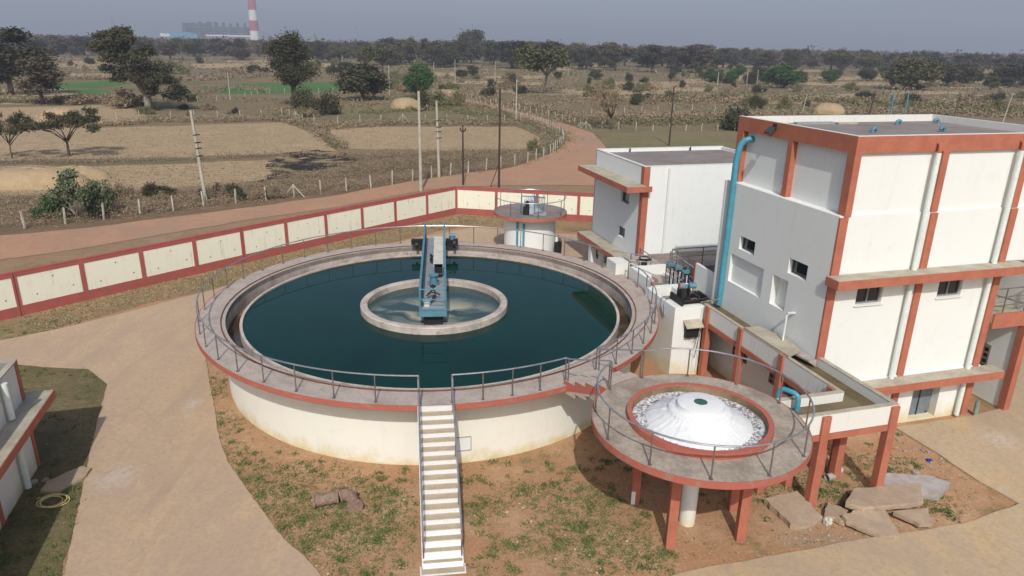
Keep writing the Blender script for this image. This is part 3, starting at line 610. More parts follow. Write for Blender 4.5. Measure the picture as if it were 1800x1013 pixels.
# lower left face (u = -0.08), runs along v; openings: two windows, two niches
wall.panel((-0.08, D+0.15, 0), (0, -1, 0), (0, 0, 1), (-1, 0, 0), D+0.15, ZL,
           [(D+0.15-5.66, D+0.15-4.55, 6.05, 6.63, 0.22), (D+0.15-2.3, D+0.15-1.2, 6.02, 6.62, 0.22), (D+0.15-6.17, D+0.15-3.75, 4.44, 5.7, 0.14), (D+0.15-3.13, D+0.15-2.16, 4.45, 5.69, 0.3)], 0.2, back=(2, 3))
# lower front face (v = 0.05)
wall.panel((-0.08, 0.05, 0), (1, 0, 0), (0, 0, 1), (0, -1, 0), 7.95, ZL,
           [(1.35, 2.5, 5.37, 6.22, 0.2), (5.08, 6.22, 5.36, 6.2, 0.2), (5.0, 6.35, 0.1, 2.0, 0.35)], 0.2)
wall.add([(-0.08, 0.05, ZL), (7.87, 0.05, ZL), (7.87, 0.14, ZL), (0.36, 0.14, ZL), (0.36, D, ZL), (-0.08, D+0.15, ZL)], [(0, 1, 2, 3, 4, 5)])
# upper panels
wall.panel((0.34, D, ZL), (0, -1, 0), (0, 0, 1), (-1, 0, 0), D-0.1, ZR-ZL+0.2, [], 0.1)
wall.panel((0.3, 0.13, ZL), (1, 0, 0), (0, 0, 1), (0, -1, 0), 10.0, ZR-ZL+0.2, [], 0.1)
wall.box(-0.08, 10.3, D, D+0.15, 0, ZL-0.01).box(0.2, 10.3, D, D+0.15, ZL-0.01, ZR)
# upper right bay hangs over the recess
wall.box(7.9, 10.3, 0.05, 0.2, 6.62, ZL).box(10.15, 10.3, 0.2, D, 6.62, ZR).box(7.9, 10.15, 0.2, D, 6.5, 6.62).box(7.75, 7.9, 0.2, D, 0, 6.5)
wall.box(7.9, 9.62, 4.6, 4.75, 0, 6.5)
wall.build('wall', 'lime_foot', Bm)
fr = MB()
def col_box(x0, x1, y0, y1, z0, z1): MB().box(x0, x1, y0, y1, z0, z1).build('column', 'red', Bm)
for (x0, x1) in ((3.83, 4.11), (7.56, 7.86)): col_box(x0, x1, 0.0, 0.14, ZL+0.01, 10.93)
col_box(0.1, 0.37, 0.0, 0.37, ZL-0.02, 10.93); col_box(0.1, 0.36, 3.33, 3.61, ZL-0.02, 10.93); col_box(0.1, 0.36, D-0.28, D+0.16, ZL-0.02, 10.93)
for (x0, x1) in ((-0.083, 0.26), (3.85, 4.15), (7.6, 7.9)): col_box(x0, x1, -0.03 if x0 > 0 else -0.035, 0.05, 0 if x0 > 1 else 3.3, ZL-0.05)
MB().box(0.1, Wd, 0.0, 0.16, 10.93, 11.5).box(0.1, 0.26, 0.16, D+0.16, 10.93, 11.5).build('roof_beam', 'red', Bm)
MB().box(0.26, Wd, D, D+0.16, 11.0, 11.49).box(Wd-0.16, Wd, 0.16, D, 11.0, 11.49).box(0.262, 0.275, 0.17, D-0.01, 11.2, 11.48).build('parapet', 'lime_grey', Bm)
MB().box(0.1, Wd, 0.0, 0.15, 11.5, 11.515).box(0.1, 0.25, 0.15, D+0.16, 11.5, 11.515).build('parapet_coping', 'lime_grey', Bm)
MB().box(0.28, Wd-0.17, 0.165, D-0.01, 11.05, ZR).build('roof', 'roof', Bm)
cn = MB().box(-0.22, 8.52, -0.62, 0.0, 6.44, 6.62).build('canopy', 'ledge', Bm)
MB().box(-0.24, 8.54, -0.645, -0.62, 6.28, 6.6).box(-0.24, -0.215, -0.62, 0.02, 6.28, 6.6).box(8.515, 8.54, -0.62, 0.02, 6.28, 6.6).box(-0.215, 8.515, -0.62, -0.04, 6.28, 6.436).build('fascia', 'red', cn)
cn = MB().box(1.0, 8.55, -0.62, 0.0, 2.02, 2.2).build('canopy', 'ledge', Bm)
MB().box(0.98, 8.57, -0.645, -0.62, 1.86, 2.17).box(8.545, 8.57, -0.62, 0.0, 1.86, 2.17).box(1.0, 8.545, -0.62, -0.04, 1.86, 2.016).build('fascia', 'red', cn)
MB().box(0.3, 8.0, -0.02, 0.05, 2.2, 2.24).build('ledge_strip', 'lime', Bm)
def window(par, o, eu, n, w, h, sash=2, dep=0.14, fw=0.05):
    o = Vector(o); eu = Vector(eu); n = Vector(n); up = Vector((0, 0, 1))
    def bar(mb, a, b, c, d, d0, d1):
        vs = [o+eu*x+up*z-n*dd for dd in (d0, d1) for x, z in ((a, c), (b, c), (b, d), (a, d))]
        mb.add(vs, [(0, 1, 2, 3), (7, 6, 5, 4), (0, 4, 5, 1), (1, 5, 6, 2), (2, 6, 7, 3), (3, 7, 4, 0)])
    gl = MB(); bar(gl, 0, w, 0, h, dep+0.02, dep+0.03); wn = gl.build('window', 'glass', par); wn.name = 'window'
    f = MB(); bar(f, 0, w, 0, fw, dep-0.02, dep+0.018); bar(f, 0, w, h-fw, h, dep-0.02, dep+0.018); bar(f, 0, fw, fw, h-fw, dep-0.02, dep+0.018); bar(f, w-fw, w, fw, h-fw, dep-0.02, dep+0.018)
    for k in range(1, sash): bar(f, w*k/sash-fw/2, w*k/sash+fw/2, fw, h-fw, dep-0.03, dep+0.018)
    f.build('frame', 'frame', wn)
    return wn
for v0, v1, z0, z1 in ((5.66, 4.55, 6.05, 6.63), (2.3, 1.2, 6.02, 6.62)): window(Bm, (-0.08, v0, z0), (0, -1, 0), (-1, 0, 0), v0-v1, z1-z0, 1, 0.18, 0.03)
for u0, u1, z0, z1 in ((1.27, 2.42, 5.37, 6.22), (5.0, 6.14, 5.36, 6.2)):
    wn = window(Bm, (u0, 0.05, z0), (1, 0, 0), (0, -1, 0), u1-u0, z1-z0, 2, 0.12, 0.06)
    MB().box(u0-0.05, u1+0.05, -0.02, 0.045, z0-0.05, z0-0.005).build('sill', 'lime', wn)
dr = MB().box(4.93, 6.26, 0.36, 0.39, 0.08, 2.0).build('door', 'door', Bm)
MB().box(5.6, 5.64, 0.33, 0.36, 0.1, 2.0).box(5.0, 5.06, 0.34, 0.36, 0.12, 0.2).box(6.1, 6.16, 0.34, 0.36, 0.12, 0.2).build('door_stile', 'dark_metal', dr)
for u0 in (3.47, 7.22):
    MB().pipe([(u0, -0.13, 10.9), (u0, -0.13, 6.63)], 0.095, 14).pipe([(u0, -0.13, 6.27), (u0, -0.13, 2.21)], 0.095, 14).pipe([(u0, -0.13, 1.86), (u0, -0.13, 0.12)], 0.09, 14).build('downpipe', 'pvc', Bm, True)
    MB().pipe([(u0+0.04, 0.02, 11.22), (u0+0.02, -0.12, 11.18), (u0, -0.14, 11.08), (u0, -0.14, 10.88)], 0.07, 10).build('spout', 'red', Bm, True)
bpv = 6.45
MB().pipe([(0.34, 6.2, 10.62), (0.16, 6.22, 10.64), (0.0, 6.28, 10.58), (-0.12, 6.34, 10.42), (-0.18, 6.38, 10.15), (-0.22, 6.42, 9.6), (-0.22, 6.45, 3.2)], 0.128, 16).build('blue_downpipe', 'blue_pipe', Bm, True)
MB().box(-0.24, -0.08, 6.9, 7.05, 3.0, ZL+0.02).build('corner_pier', 'lime', Bm)
for (x, y, rz) in ((3.55, 3.2, 0.3), (6.95, 5.6, 0.2), (9.5, 5.9, 2.7), (6.95, 3.1, 2.8)):
    c0 = Vector((x, y, ZR)); d_ = Vector((math.cos(rz), math.sin(rz)-0.3, 0)).normalized()
    pts = [c0+Vector((0, 0, 0)), c0+Vector((0, 0, 0.16)), c0+Vector((0, 0, 0.22))+d_*0.05, c0+Vector((0, 0, 0.26))+d_*0.14, c0+Vector((0, 0, 0.22))+d_*0.24, c0+Vector((0, 0, 0.12))+d_*0.27]
    pts = [c0+(p_-c0)*0.72 for p_ in pts]; vt = MB().pipe(pts, 0.07, 12).build('roof_vent', 'blue', Bm, True)
    e_ = pts[-1]; MB().cyl(e_+Vector((0, 0, -0.003)), e_+Vector((0, 0, -0.006))+d_*0.002, 0.06, n=12).build('vent_mouth', 'black', vt)
M['lamp_grey'] = flat('grey_lamp_housing', (0.06, 0.058, 0.055), 0.5)
for (gv, gz) in ((4.6, 1.35), (1.9, 1.3), (0.9, 1.3)):
    gr = MB().box(-0.10, -0.082, gv-0.55, gv+0.55, gz-0.05, gz+0.95).build('grille', 'concrete_dark', Bm)
    for k in range(4):
        for j in range(4): MB().box(-0.106, -0.101, gv-0.5+0.26*k, gv-0.3+0.26*k, gz+0.23*j, gz+0.15+0.23*j).build('grille_opening', 'black', gr)
fl_ = MB().box(-0.02, 0.1, 4.42, 4.52, 11.2, 11.45).build('lamp_bracket', 'dark_metal', Bm)
MB().add([(-0.30, 4.28, 11.14), (-0.30, 4.64, 11.14), (-0.08, 4.64, 11.34), (-0.08, 4.28, 11.34), (-0.30, 4.28, 11.06), (-0.30, 4.64, 11.06), (-0.08, 4.64, 11.2), (-0.08, 4.28, 11.2)], [(3, 2, 1, 0), (4, 5, 6, 7), (0, 1, 5, 4), (1, 2, 6, 5), (2, 3, 7, 6), (3, 0, 4, 7)]).build('floodlight', 'lamp_grey', fl_)
for (x, y) in ((7.95, 7.0), (8.75, 7.0)): MB().cyl((x, y+0.1, 11.2), (x, y+0.1, 12.45), 0.035, n=10).build('roof_pole', 'blue', Bm, True)
pl = grid('roof_plank', 'grey plank lying on the flat roof of the tall building', 'plank')
MB().box(2.3, 4.2, 6.1, 6.35, 11.205, 11.3).build('plank', 'floor_plate', pl)
pl2 = grid('roof_plank', 'short pale board lying on the flat roof beside a longer grey plank', 'board')
MB().box(4.3, 5.3, 6.0, 6.2, 11.205, 11.28).build('board', 'ledge', pl2)
# ---- wing to the right with a balcony
Wg = grid('side_wing', 'grey side wing with a balcony at the right edge of the tall building', 'building')
MB().box(9.62, 9.85, 0.02, 4.6, 0, 6.5).build('wall', 'lime', Wg)
MB().box(9.55, 9.85, -0.28, 0.02, 0, 3.86).build('column', 'red', Wg)
MB().box(7.9, 12.0, -0.1, 4.6, 4.1, 4.42).build('balcony', 'ledge', Wg)
MB().box(7.9, 12.0, -0.18, -0.1, 3.88, 4.5).build('balcony_beam', 'red', Wg)
rb = MB().pipe([(7.95, -0.05, 5.5), (12, -0.05, 5.5)], 0.022).pipe([(7.95, -0.05, 5.15), (12, -0.05, 5.15)], 0.015).pipe([(7.95, -0.05, 4.8), (12, -0.05, 4.8)], 0.015).pipe([(7.9, 0.4, 5.2), (9.6, -0.02, 4.75)], 0.03).build('balcony_rail', 'post', Wg, True)
for x in (8.4, 9.5): MB().cyl((x, -0.05, 4.42), (x, -0.05, 5.5), 0.025, n=8).build('post', 'post', rb, True)
for k in range(3):
    for j in range(4): MB().box(9.575, 9.615, 1.02+0.26*k, 1.2+0.26*k, 1.42+0.26*j, 1.58+0.26*j).build('grille_opening', 'black', Wg)
MB().box(9.585, 9.618, 0.95, 1.8, 1.35, 2.5).build('grille', 'concrete_dark', Wg)
M['gas'] = flat('pale_green_cylinder_paint', (0.22, 0.28, 0.24), 0.5)
ex = grid('fire_extinguisher', 'small pale green cylinder standing by the foot of the right red column', 'cylinder')
MB().cyl((8.12, -0.22, 0.08), (8.12, -0.22, 0.62), 0.09, n=14).cyl((8.12, -0.22, 0.62), (8.12, -0.22, 0.72), 0.05, n=10).build('cylinder', 'gas', ex, True); ex.name = 'gas_cylinder'
# ---- second building behind
B2 = grid('second_building', 'white two storey plant building with one red corner column behind the tall one', 'building')
v0, v1, uw = 15.3, 22.2, 9.0
wl = MB()
wl.panel((0, v1, 0), (0, -1, 0), (0, 0, 1), (-1, 0, 0), v1-v0, 8.0,
         [(v1-18.12, v1-16.93, 5.53, 6.23, 0.2), (v1-18.22, v1-17.2, 3.43, 4.05, 0.2), (v1-21.9, v1-20.85, 1.08, 1.76, 0.2), (v1-20.05, v1-19.3, 1.15, 1.79, 0.2)], 0.2)
wl.panel((0, v0, 0), (1, 0, 0), (0, 0, 1), (0, -1, 0), uw, 8.0, [], 0.1)
wl.box(0.0, uw, v1-0.15, v1, 0, 8.0).box(uw-0.15, uw, v0+0.01, v1-0.15, 0, 8.0).box(0.002, 0.15, v0+0.02, v1-0.15, 7.6, 7.998).box(0.15, uw-0.15, v0+0.002, v0+0.15, 7.6, 7.998)
wl.build('wall', 'lime', B2)
MB().box(0.15, uw-0.16, v0+0.16, v1-0.16, 7.62, 7.8).build('roof', 'roof', B2)
MB().box(-0.01, uw, v1-0.16, v1+0.01, 8.0, 8.03).box(-0.02, 0.16, v0-0.01, v1-0.16, 8.0, 8.03).box(0.16, uw, v0-0.01, v0+0.15, 8.0, 8.03).build('coping', 'lime_grey', B2)
MB().box(-0.02, 0.34, v0-0.06, v0+0.3, 0, 7.999).build('column', 'red', B2)
for zz, ext in ((7.0, 1.13), (2.68, 0.97)):
    cn = MB().box(-ext, 0.0, v0-0.42, v1+0.02, zz-0.14, zz).build('canopy', 'ledge', B2)
    MB().box(-ext-0.025, -ext, v0-0.445, v1+0.045, zz-0.32, zz-0.01).box(-ext, 0.34, v0-0.445, v0-0.42, zz-0.32, zz-0.01).box(-ext, 0, v1+0.02, v1+0.045, zz-0.32, zz-0.01).build('fascia', 'red', cn)
for a, b, z0, z1 in ((18.12, 16.93, 5.53, 6.23), (18.22, 17.2, 3.43, 4.05)): window(B2, (0, a, z0), (0, -1, 0), (-1, 0, 0), a-b, z1-z0, 1, 0.15, 0.04)
for a, b, z0, z1 in ((21.9, 20.85, 1.08, 1.76), (20.05, 19.3, 1.15, 1.79)): window(B2, (0, a, z0), (0, -1, 0), (-1, 0, 0), a-b, z1-z0, 1, 0.15, 0.04)
MB().box(-0.9, -0.55, 20.0, 20.4, 0, 2.36).build('porch_post', 'lime', B2)
MB().pipe([(1.5, v0-0.07, 7.9), (1.5, v0-0.07, 3.0)], 0.05, 10).build('downpipe', 'lime_grey', B2, True)
for x in (2.2, 6.5): MB().cyl((x, v1-0.3, 7.8), (x, v1-0.3, 8.04), 0.05, n=10).build('roof_vent', 'dark_metal', B2, True)
# ---- filter gallery: walkway in front of the second building, open filter bed, railings
FG = grid('filter_gallery', 'low concrete filter gallery with a dark open bed between the two white buildings', 'filter bed')
MB().box(0.6, 9, 12.6, 15.28, 2.75, 3.0).build('walkway', 'concrete_dark', FG)
MB().box(0.6, 9, 12.55, 12.7, 1.2, 2.75).box(0.6, 0.75, 7.1, 12.55, 1.2, 2.9).box(0.75, 9, 7.1, 12.55, 1.1, 1.2).build('bed_wall', 'concrete_dark', FG)
MB().box(-0.9, 0.6, 11.0, 15.2, 2.78, 2.98).build('landing', 'concrete', FG)
MB().box(0.75, 9, 7.1, 12.55, 1.25, 1.3).build('bed_shade', 'black', FG)  # black layer paints in the deep shade inside the open bed
rl = MB().pipe([(0.75, 12.75, 4.0), (9, 12.75, 4.0)], 0.025).pipe([(0.75, 12.75, 3.55), (9, 12.75, 3.55)], 0.02).pipe([(0.75, 12.75, 4.0), (0.75, 9.2, 4.0)], 0.025).pipe([(0.75, 12.75, 3.5), (0.75, 9.2, 3.5)], 0.02).build('railing', 'post', FG, True)
for x, y in ((0.75, 12.75), (1.05, 12.75), (2.6, 12.75), (4.2, 12.75), (0.75, 11.0), (0.75, 9.2)): MB().cyl((x, y, 2.9), (x, y, 4.0), 0.03, n=8).build('post', 'post', rl, True)
PW = grid('parapet_wall', 'sloping grey parapet wall with a red end behind the blue downpipe', 'wall')
MB().add([(0.02, 9.1, 2.9), (0.16, 9.1, 2.9), (0.16, 7.06, 2.9), (0.02, 7.06, 2.9), (0.02, 9.1, 4.36), (0.16, 9.1, 4.36), (0.16, 7.06, 4.3), (0.02, 7.06, 4.3)], [(3, 2, 1, 0), (4, 5, 6, 7), (0, 1, 5, 4), (1, 2, 6, 5), (2, 3, 7, 6), (3, 0, 4, 7)]).build('wall', 'lime_foot', PW)
MB().box(0.0, 0.18, 9.1, 9.22, 2.9, 4.38).build('red_end', 'red', PW)
# ---- flash mixer tower, chambers, gates
FM = grid('mixing_tower', 'tall narrow white concrete mixing tower between the big tank and the tall building', 'tower')
MB().box(-2.6, -1.18, 6.1, 6.25, 0, 3.36).box(-2.6, -2.45, 6.25, 9.0, 0, 3.36).box(-1.33, -1.18, 6.25, 9.0, 0, 3.36).box(-2.45, -1.33, 8.85, 9.0, 0, 3.36).box(-2.45, -1.33, 6.25, 8.85, 2.2, 2.3).build('wall', 'lime_foot', FM)
MB().box(-2.45, -1.33, 6.25, 7.2, 3.22, 3.37).build('top_slab', 'lime_grey', FM)
struct(MB().box(-2.45, -1.33, 7.2, 8.85, 2.4, 2.9).build('water', 'brown_water'))
wo = [o for o in bpy.data.objects if o.name.startswith('water.')][-1]; wo.location = (float(ORG[0]), float(ORG[1]), 0); wo.rotation_euler = (0, 0, TH)
MB().pipe([(-1.28, 6.06, 3.3), (-1.28, 6.06, 0.2)], 0.035).pipe([(-1.5, 6.07, 2.3), (-1.5, 6.07, 0.2)], 0.025).build('conduit', 'pvc', FM, True)
cb = MB().pipe([(-1.7, 6.0, 2.2), (-1.85, 5.98, 1.9), (-1.6, 5.98, 1.7), (-1.4, 6.0, 2.1), (-1.5, 5.98, 1.5), (-1.72, 5.98, 1.2), (-1.45, 6.0, 0.9), (-1.35, 6.02, 1.6), (-1.26, 6.0, 2.3)], 0.012, 6).build('cable', 'black', FM, True)
mb_ = MB().box(-2.05, -1.4, 5.92, 6.09, 1.95, 2.5).build('meter_box', 'dark_metal', FM)
MB().add([(-2.15, 5.7, 2.48), (-1.3, 5.7, 2.48), (-1.3, 6.1, 2.72), (-2.15, 6.1, 2.72), (-2.15, 5.7, 2.52), (-1.3, 5.7, 2.52), (-1.3, 6.1, 2.76), (-2.15, 6.1, 2.76)], [(3, 2, 1, 0), (4, 5, 6, 7), (0, 1, 5, 4), (1, 2, 6, 5), (2, 3, 7, 6), (3, 0, 4, 7)]).build('hood', 'ledge', mb_)
MX = grid('mixer_motor', 'black framed agitator motor standing on top of the narrow white tower', 'motor')
f_ = MB()
for q in ((-2.2, -0.9, 6.4, 6.5, 3.38, 3.55), (-2.2, -0.9, 7.1, 7.2, 3.38, 3.55), (-2.2, -2.1, 6.5, 7.1, 3.38, 3.55), (-1.0, -0.9, 6.5, 7.1, 3.38, 3.55), (-1.7, -1.6, 6.5, 7.1, 3.4, 3.55)): f_.box(*q)
f_.build('frame', 'dark_metal', MX)
MB().box(-2.1, -1.6, 6.55, 7.05, 3.55, 3.62).cyl((-1.85, 6.8, 3.62), (-1.85, 6.8, 4.05), 0.2, 0.15, 16).box(-2.08, -2.0, 6.6, 7.0, 3.6, 4.0).box(-1.7, -1.62, 6.6, 7.0, 3.6, 4.0).build('gear_case', 'dark_metal', MX, True)
MB().cyl((-1.85, 6.8, 4.05), (-1.85, 6.8, 4.16), 0.17, n=16).cyl((-1.62, 6.8, 4.1), (-1.3, 6.75, 4.1), 0.13, n=16).build('motor', 'blue', MX, True)
MB().cyl((-2.1, 6.82, 4.12), (-1.85, 6.8, 4.12), 0.14, n=16).build('fan_cover', 'concrete_dark', MX, True)
MB().box(-2.25, -2.15, 6.2, 7.3, 3.38, 3.7).box(-1.0, -0.9, 6.35, 7.1, 3.55, 3.72).pipe([(-2.2, 6.2, 3.6), (-0.9, 6.3, 3.62)], 0.05).build('side_channel', 'dark_metal', MX)
MB().pipe([(-1.3, 6.9, 3.5), (-1.2, 6.9, 3.75), (-1.05, 6.8, 3.6), (-1.1, 6.7, 3.45)], 0.05).pipe([(-1.45, 6.95, 3.5), (-1.35, 6.85, 3.7), (-1.2, 6.7, 3.6)], 0.04).build('cable_bundle', 'black', MX, True)
CB = grid('grey_cable', 'loop of grey cable hanging over the edge of the mixing tower', 'cable')
MB().pipe([(-2.3, 7.4, 3.4), (-2.63, 7.35, 3.42), (-2.66, 7.2, 3.1), (-2.64, 7.0, 2.7), (-2.66, 6.9, 2.75), (-2.64, 7.0, 3.2), (-2.55, 7.1, 3.4)], 0.03, 8).build('cable', 'floor_plate', CB, True)
def gate(u, v, z, lab):
    g = grid('sluice_gate', lab, 'sluice gate', 'sluice gates beside the mixing tower')
    MB().cyl((u-0.1, v, z), (u-0.1, v, z+0.9), 0.035, n=8).cyl((u+0.1, v, z), (u+0.1, v, z+0.9), 0.035, n=8).box(u-0.18, u+0.18, v-0.05, v+0.05, z+0.85, z+0.93).build('stand', 'dark_metal', g, True)
    MB().cyl((u, v, z), (u, v, z+0.9), 0.022, n=8).build('stem', 'lime_grey', g, True)
    MB().cyl((u, v, z+0.93), (u, v, z+1.08), 0.1, n=14).cyl((u-0.2, v, z+1.02), (u+0.1, v, z+1.02), 0.06, n=12).cyl((u-0.2, v-0.1, z+1.02), (u-0.2, v+0.1, z+1.02), 0.075, n=12).cyl((u, v, z+1.08), (u, v, z+1.25), 0.03, n=8).build('gearhead', 'blue', g, True)
gl_ = ('sluice gate with pale blue gearhead nearest the second building', 'middle sluice gate of the row with pale blue gearheads', 'sluice gate with pale blue gearhead nearest the white tower')
for (u_, v_), lb in zip(((-0.55, 10.3), (-0.45, 9.7), (-0.4, 9.1)), gl_): gate(u_, v_, 2.95, lb)
IC = grid('inlet_chamber', 'low white walled concrete chamber against the right side of the big tank', 'chamber')
MB().box(-2.12, -1.98, 9.35, 11.9, 0, 3.5).box(-1.98, -0.1, 11.76, 11.9, 0, 3.5).box(-0.24, -0.1, 9.0, 11.76, 0, 3.1).box(-2.3, -0.1, 9.02, 9.16, 0, 3.36).box(-2.0, -0.24, 9.16, 11.76, 2.0, 2.2).build('wall', 'lime_foot', IC)
MB().box(-2.16, -1.95, 9.22, 9.36, 2.2, 3.5).build('red_post', 'red', IC)
MB().cyl((-1.2, 9.2, 2.75), (-1.2, 10.2, 2.75), 0.35, n=18).build('drum', 'concrete_dark', IC, True)
WB = grid('white_box', 'small whitewashed concrete box on the far right edge of the tank walkway', 'box')
MB().box(-2.7, -1.9, 12.3, 13.5, 2.7, 3.55).box(-1.9, -0.9, 12.3, 13.4, 2.7, 3.0).add([(-1.9, 12.32, 3.5), (-0.9, 12.32, 3.02), (-0.9, 13.4, 3.02), (-1.9, 13.4, 3.5)], [(0, 1, 2, 3)]).build('body', 'lime_grey', WB)
VA = grid('valve_wheel', 'dark pipe valve with a handwheel beside the small whitewashed box', 'valve')
MB().cyl((-1.25, 12.0, 2.98), (-1.25, 12.0, 3.7), 0.16, n=12).pipe([(-1.7, 12.0, 3.75), (-0.9, 12.0, 3.75)], 0.06).pipe([(-1.25+0.28*math.cos(k*0.6283), 12.0+0.28*math.sin(k*0.6283), 3.85) for k in range(10)], 0.03, 6, closed=True).build('valve', 'dark_metal', VA, True)
BT = grid('blue_tarpaulin', 'crumpled deep blue sheet beside the red end of the sloping wall', 'sheet')
M['tarp'] = flat('deep_blue_sheet', (0.012, 0.03, 0.26), 0.4)
rt = random.Random(2); tv = []
for i in range(5):
    for j in range(5): tv.append((-0.25+0.14*i, 9.5+0.13*j, 3.05+0.4*math.exp(-((i-2)**2+(j-2)**2)/4)+rt.uniform(-0.05, 0.05)))
MB().add(tv, [(i*5+j, i*5+j+1, i*5+j+6, i*5+j+5) for i in range(4) for j in range(4)]).build('sheet', 'tarp', BT)
RB = empty('walkway_railing', (0, 0, 0), 0, 'angled steel railing from the tank walkway to the second building', 'railing')
P1, P2, P3 = gp(1075, 441, 3.95), gp(1145, 451, 3.95), gp(1126, 437, 3.95)
P4, P5 = gp(1106, 458, 3.95), gp(1172, 463, 3.95)
MB().pipe([(*P1, 3.95), (*P2, 3.95)], 0.028).pipe([(*P2, 3.95), (*P3, 3.95)], 0.028).pipe([(*P4, 3.95), (*P5, 3.95), (P5[0]+0.5, P5[1]-1.4, 3.5)], 0.026).build('rail', 'steel', RB, True)
for q in (P2, P3, P4, P5, ((P1[0]+P2[0])/2, (P1[1]+P2[1])/2)): MB().cyl((*q, 2.95), (*q, 3.95), 0.028, n=8).build('post', 'post', RB, True)
RD = grid('stair_railing', 'pair of sloping steel rails descending past the sluice gates', 'railing')
MB().pipe([(0.45, 12.4, 4.0), (0.3, 9.4, 3.9)], 0.026).pipe([(0.1, 12.2, 3.7), (0.0, 9.0, 3.25)], 0.026).pipe([(0.45, 12.4, 3.5), (0.3, 9.4, 3.35)], 0.02).build('rail', 'steel', RD, True)
for q in ((0.45, 12.4), (0.38, 11.0)): MB().cyl((*q, 2.9), (*q, 4.0), 0.026, n=8).build('post', 'post', RD, True)
TB = grid('tie_pipe', 'thin grey pipe bridging the channel to the foot of the blue downpipe', 'pipe')
MB().pipe([(-1.25, 6.3, 3.46), (-0.24, 6.35, 3.5)], 0.035).pipe([(-1.0, 5.95, 3.1), (-1.0, 5.95, 3.5)], 0.02).build('pipe', 'steel', TB, True)
# ================================================================== SMALL ROUND TANK (thickener)
N_ = empty('sludge_tank', (1.2, 49.6, 0), 0, 'small round white tank with an overhanging terracotta rimmed platform near the boundary wall', 'tank')
MB().cyl((0, 0, 0), (0, 0, 2.8), 1.83, n=64, caps=False).build('wall', 'lime', N_, True)
MB().lathe([(0.0, 2.8), (2.57, 2.8), (2.57, 3.0), (0.9, 3.0), (0.9, 2.97), (0.0, 2.97)], 72).build('platform', 'concrete_dark', N_, True)
MB().lathe([(2.572, 2.79), (2.6, 2.79), (2.6, 3.005), (2.572, 3.005)], 72, closed=True).build('rim_band', 'red', N_, True)
rail_arc(N_, 2.48, 3.0, -170, 150, 8, 1.05)
for a in (-118, -104):
    x, y = 1.93*math.cos(R(a)), 1.93*math.sin(R(a))
    MB().cyl((x, y, 0), (x, y, 2.79 if a == -118 else 2.5), 0.075, n=12).build('blue_pipe', 'blue_pipe', N_, True)
dr = MB()
for y in (-1.5, -0.2):
    for x in (-0.65, 0.25): dr.cyl((x, y, 3.0), (x, y, 4.35), 0.035, n=8)
dr.pipe([(-0.65, -1.5, 4.35), (0.25, -1.5, 4.35), (0.95, -0.2, 4.0), (0.95, 0.6, 4.0)], 0.04).pipe([(-0.65, -1.5, 4.35), (-0.65, 0.4, 4.3)], 0.03)
for k in range(6): dr.cyl((0.25+0.14*k, -1.5+0.26*k, 3.05), (0.3+0.14*k, -1.45+0.26*k, 4.3-0.06*k), 0.025, n=6).cyl((-0.6+0.1*k, -1.2+0.3*k, 3.1), (-0.4+0.14*k, -1.0+0.3*k, 4.1), 0.02, n=6)
dr.build('drive_frame', 'blue', N_, True)
MB().box(0.2, 1.05, -1.55, -1.35, 3.02, 3.3).add([(-0.1, -1.5, 3.05), (1.0, -1.5, 3.05), (0.9, -0.4, 3.05), (0.1, -0.4, 3.9), (-0.1, -0.9, 3.9)], [(0, 1, 2, 3, 4)]).build('gear_guard', 'floor_plate', N_)
MB().cyl((-0.3, -1.1, 3.0), (-0.3, -1.1, 3.55), 0.24, n=16).cyl((-0.25, -0.8, 3.55), (-0.25, -0.4, 3.7), 0.15, n=14).build('motor', 'dark_metal', N_, True)
DRM = empty('dark_drum', (*gp(980, 447, 0.2), 0), 0, 'dark drum with a pale fitting on top against the small round tank', 'drum')
MB().cyl((0, 0, 0), (0, 0, 1.1), 0.27, 0.27, 20).cyl((0, 0, 1.1), (0, 0, 1.16), 0.24, 0.1, 20).build('drum', 'black', DRM, True)
MB().cyl((-0.1, 0, 1.1), (-0.1, 0, 1.35), 0.12, 0.1, 12).cyl((-0.12, 0, 1.35), (-0.06, 0, 1.5), 0.1, 0.07, 12).build('fitting', 'lime_grey', DRM, True)
HZ = empty('hose_line', (0, 0, 0), 0, 'dark hose curving over the yard beside the small round tank', 'hose')
MB().pipe([(-0.6, 49.2, 0.08), (-1.2, 49.4, 0.1), (-1.7, 49.1, 0.08), (-2.2, 48.2, 0.08), (-2.0, 47.6, 0.08), (-1.2, 47.5, 0.08)], 0.035, 8).build('hose', 'rust', HZ, True)
